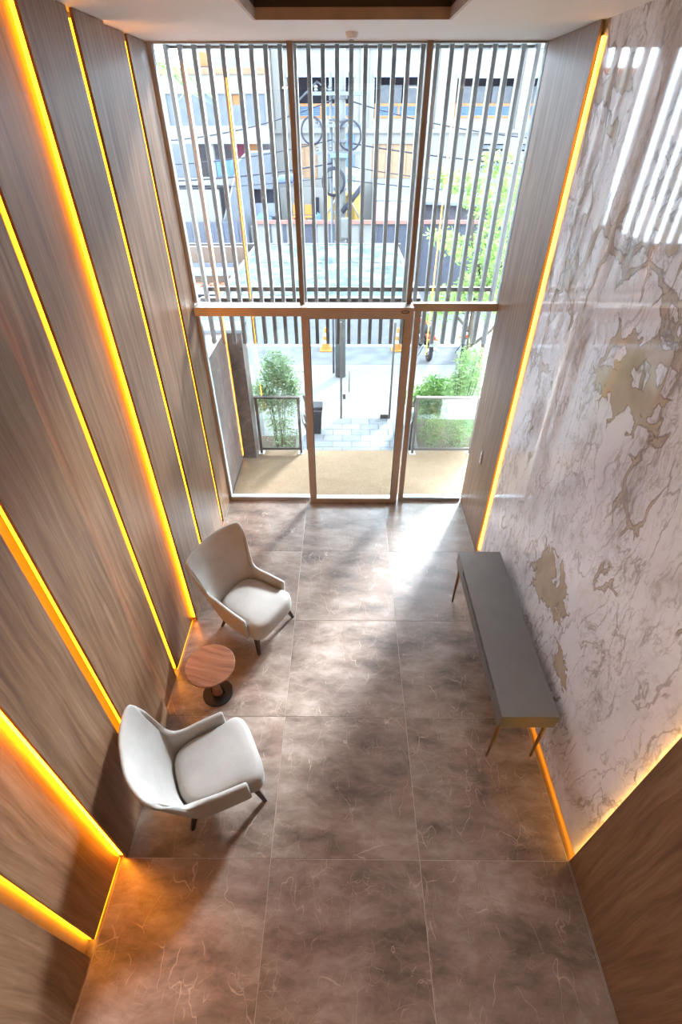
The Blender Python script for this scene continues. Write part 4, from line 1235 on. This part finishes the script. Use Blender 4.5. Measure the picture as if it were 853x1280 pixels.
lpart(box('maroon_panel', -3.95, -3.35, 23.6, 23.65, 3.0, 3.95, plain('maroon', (0.063, 0.015, 0.025), 0.7)))
lpart(box('blue_panel', -4.72, -3.90, 23.12, 23.16, 2.88, 3.45, BLUE_T))
lpart(box('orange_column', -3.32, -3.05, 23.5, 23.6, 3.2, 3.95, ORANGE_W))
lpart(box('slab', LX0, LX1, 22.7, 23.5, 2.62, 2.85, PAINT_W))
lpart(box('attic_wall', -5.9, -2.6, 24.3, 24.5, 6.22, 7.6, PAINT_W))
lpart(box('attic_shutter', -5.1, -4.7, 24.25, 24.299, 6.35, 6.75, ORANGE_W))
tag(box('white_yard_wall', -6.6, -4.56, 22.2, 22.35, G, 2.5, PAINT_W), 'blank white yard wall below the block building', 'wall')
ch = empty('concrete_chute', (-3.6, 22.1, G))
tag(ch, 'leaning curved concrete stair flank beside the white yard wall', 'stair flank')
bm = bmesh.new()
prof = [(-0.95, 2.2), (-0.55, 3.05), (-0.2, 3.9), (0.0, 4.35), (0.35, 4.62), (1.25, 4.66), (1.25, 3.44), (0.30, 3.44), (0.28, 0.01), (-0.95, 0.01)]
a = [bm.verts.new((x, 0, z)) for x, z in prof]
b_ = [bm.verts.new((x, 0.12, z)) for x, z in prof]
bm.faces.new(a); bm.faces.new(b_[::-1])
for k in range(len(prof)):
    bm.faces.new((a[k], a[(k + 1) % len(prof)], b_[(k + 1) % len(prof)], b_[k]))
link('flank', bm_mesh('flank', bm), PAINT_G, ch)
tube('white_edge', [(x, 0.04, z) for x, z in prof[:6]], 0.05, COPING, ch, 6)
box('dark_opening', 0.34, 1.25, 0.5, 0.55, 2.90, 3.44, SHADE_IN, ch)
box('blue_sheet', 0.32, 1.25, 0.35, 0.40, 2.45, 2.92, ROOF_BL, ch)

# ---- street-side fence, ledge, shops
fn = empty('street_fence', (2.2, 21.3, G))
tag(fn, 'dark grey panel fence with red-brown ledge across the street', 'fence')
box('ledge', -5.3, 7.0, -0.10, 0.12, 2.34, 2.46, RED_RAIL, fn)
x = -5.25
k = 0
while x < 6.9:
    w_ = 0.62
    white = k in (0, 1, 2, 4, 6, 7, 10)
    box('fence_panel', x, x + (w_ if not white else w_ - 0.16), 0.0, 0.05, -0.1, 2.335, (PAINT_W if white else FENCE_G), fn)
    if white:
        box('fence_post', x + w_ - 0.155, x + w_ - 0.005, -0.02, 0.06, -0.1, 2.335, FENCE_G, fn)
    x += w_ + 0.004
    k += 1
text('fence_letters', 'S1', 0.42, plain('letter_white', (0.268, 0.268, 0.274), 0.7), fn, (5.22 - 2.2, -0.012, 1.48))
text('fence_letters', 'N', 0.42, plain('letter_white', (0.268, 0.268, 0.274), 0.7), fn, (6.02 - 2.2, -0.012, 1.48))
cw = empty('corrugated_fence', (-4.6, 21.3, G))
tag(cw, 'dark blue-grey corrugated fence at the far left across the street', 'fence')
for q in range(13):
    box('sheet_rib', -1.35 + q * 0.2, -1.35 + q * 0.2 + 0.17, 0.0 + 0.03 * (q % 2), 0.06, -0.1, 2.4, plain('corrugated_blue_grey', (0.041, 0.044, 0.056), 0.6), cw)
pa = empty('pink_awning', (2.9, 22.6, G))
tag(pa, 'pink shop awning above the street fence', 'awning')
bm = bmesh.new()
vv = [bm.verts.new(p) for p in ((-1.05, 0.9, 2.95), (1.05, 0.9, 2.95), (1.05, 0.0, 2.2), (-1.05, 0.0, 2.2), (-1.05, 0.9, 2.90), (1.05, 0.9, 2.90), (1.05, 0.0, 2.15), (-1.05, 0.0, 2.15))]
for q in ((0, 1, 2, 3), (4, 7, 6, 5), (0, 3, 7, 4), (1, 5, 6, 2), (2, 6, 7, 3), (0, 4, 5, 1)):
    bm.faces.new([vv[i] for i in q])
link('canvas', bm_mesh('canvas', bm), PINK, pa)
for x in (-1.0, 1.0):
    tube('post', [(x, 0.03, 0.0), (x, 0.03, 2.15)], 0.03, ALU, pa, 8)
sr = empty('shop_roof', (4.6, 23.6, G))
tag(sr, 'low blue-grey shop roof behind the pink awning', 'roof')
bm = bmesh.new()
vv = [bm.verts.new(p) for p in ((-2.8, 1.38, 3.55), (2.6, 1.38, 3.55), (2.6, -0.2, 2.75), (-2.8, -0.2, 2.95), (-2.8, 1.38, 3.45), (2.6, 1.38, 3.45), (2.6, -0.2, 2.65), (-2.8, -0.2, 2.85))]
for q in ((0, 1, 2, 3), (4, 7, 6, 5), (0, 3, 7, 4), (1, 5, 6, 2), (2, 6, 7, 3), (0, 4, 5, 1)):
    bm.faces.new([vv[i] for i in q])
link('roof_sheet', bm_mesh('roof_sheet', bm), ROOF_BL, sr)
box('shop_front', -2.7, 2.5, 0.2, 0.3, 0.01, 2.8, plain('shop_front_shade', (0.054, 0.048, 0.054), 0.8), sr)  # one even dark grey wall colour
box('door_frame', -2.75, -2.60, -0.05, 0.1, 0.01, 2.84, ORANGE_W, sr)

yk = empty('yellow_kiosk', (0.55, 22.3, G))
tag(yk, 'yellow kiosk frame with white braces behind the utility pole', 'kiosk')
for x, tlt in ((-0.62, 0.28), (0.52, -0.25)):
    bm = bmesh.new()
    vv = [bm.verts.new((x + a + tlt * (3.2 - z) * -0.35, y, z)) for z in (2.25, 3.2) for a, y in ((-0.14, 0), (0.14, 0), (0.14, 0.1), (-0.14, 0.1))]
    for q in ((0, 1, 5, 4), (1, 2, 6, 5), (2, 3, 7, 6), (3, 0, 4, 7), (0, 3, 2, 1), (4, 5, 6, 7)):
        bm.faces.new([vv[i] for i in q])
    link('side_panel', bm_mesh('side_panel', bm), YELLOW, yk)
box('roof_board', -0.85, 0.80, -0.05, 0.5, 3.201, 3.28, YELLOW, yk)
box('back_panel', -0.5, 0.45, 0.4, 0.45, 0.01, 3.2, YELLOW, yk)
for x in (-0.70, 0.70):
    box('post', x - 0.05, x + 0.05, 0.11, 0.2, 0.01, 3.2, COPING, yk)
tube('brace', [(0.25, -0.04, 3.1), (0.62, -0.04, 2.45)], 0.03, COPING, yk, 6)
tube('brace', [(-0.35, -0.04, 3.1), (-0.70, -0.04, 2.6)], 0.03, COPING, yk, 6)

def stacked_chair(label, loc):
    k = empty('plastic_chair', loc)
    tag(k, label, 'chair', 'orange plastic chairs across the street')
    box('seat', -0.2, 0.2, -0.2, 0.2, 0.43, 0.46, ORANGE_P, k, 0.008)
    box('backrest', -0.2, 0.2, 0.18, 0.21, 0.50, 0.86, ORANGE_P, k, 0.008)
    for sx in (-0.17, 0.17):
        for sy in (-0.17, 0.17):
            tube('leg', [(sx, sy, 0.43), (sx * 1.1, sy * 1.1, 0)], 0.018, ORANGE_P, k, 6)
struct(box('terrace_deck', -2.30, -0.36, 22.05, 24.1, G, 1.08, PAINT_W), 'raised white shop terrace behind the fence', 'terrace')
tb = empty('terrace_wall', (-1.3, 24.2, G))
tag(tb, 'white shop wall with a dark doorway behind the terrace chairs', 'wall')
box('doorway', 0.42, 0.72, -0.05, -0.001, 2.0, 2.95, SHADE_IN, tb)  # flat dark slab paints the shade of the doorway
box('wall', -1.0, 1.0, 0, 0.1, 0.01, 3.3, PAINT_W, tb)
stacked_chair('orange plastic chair on the terrace left of the doorway', (-1.42, 22.5, G + 1.98))
stacked_chair('orange plastic chair on the terrace right of the doorway', (-0.92, 22.5, G + 1.98))
def heap(name, label, loc, sx, sy, sz, m, seed):
    rr_ = random.Random(seed)
    bm = bmesh.new()
    bmesh.ops.create_icosphere(bm, subdivisions=3, radius=1)
    for v in bm.verts:
        n_ = 1 + 0.22 * sin(v.co.x * 5 + seed) * cos(v.co.y * 6 + v.co.z * 4)
        v.co = Vector((v.co.x * sx * n_, v.co.y * sy * n_, max(0.0, (v.co.z + 0.35) * sz * n_)))
    o_ = link(name, bm_mesh(name, bm, True), m)
    o_.location = loc
    tag(o_, label, 'tarpaulin')
heap('tarpaulin', 'crumpled blue tarpaulin on the terrace beside the kiosk', (-0.55, 22.4, G + 1.98), 0.15, 0.2, 0.42, BLUE_T, 2)
cr = tag(box('market_counter', -3.3, -2.35, 21.55, 22.02, G, 1.30, PAINT_W), 'white market counter below the concrete stair flank', 'counter')
heap('tarpaulin', 'crumpled blue tarpaulin on the white market counter', (-2.8, 21.80, 1.301), 0.38, 0.16, 0.30, BLUE_T, 6)
ft = empty('distant_tree', (-4.9, 26.5, G))
tag(ft, 'pale green tree rising behind the red roof edge', 'tree')
foliage('foliage', [(0, 0, 7.4, .35, .3, .7, 420)], 0.16, LEAF_OLIVE, ft, 41, 0.5)
tube('trunk', [(0, 0, 0), (0, 0, 7.3)], [0.12, 0.05], BARK, ft, 8)
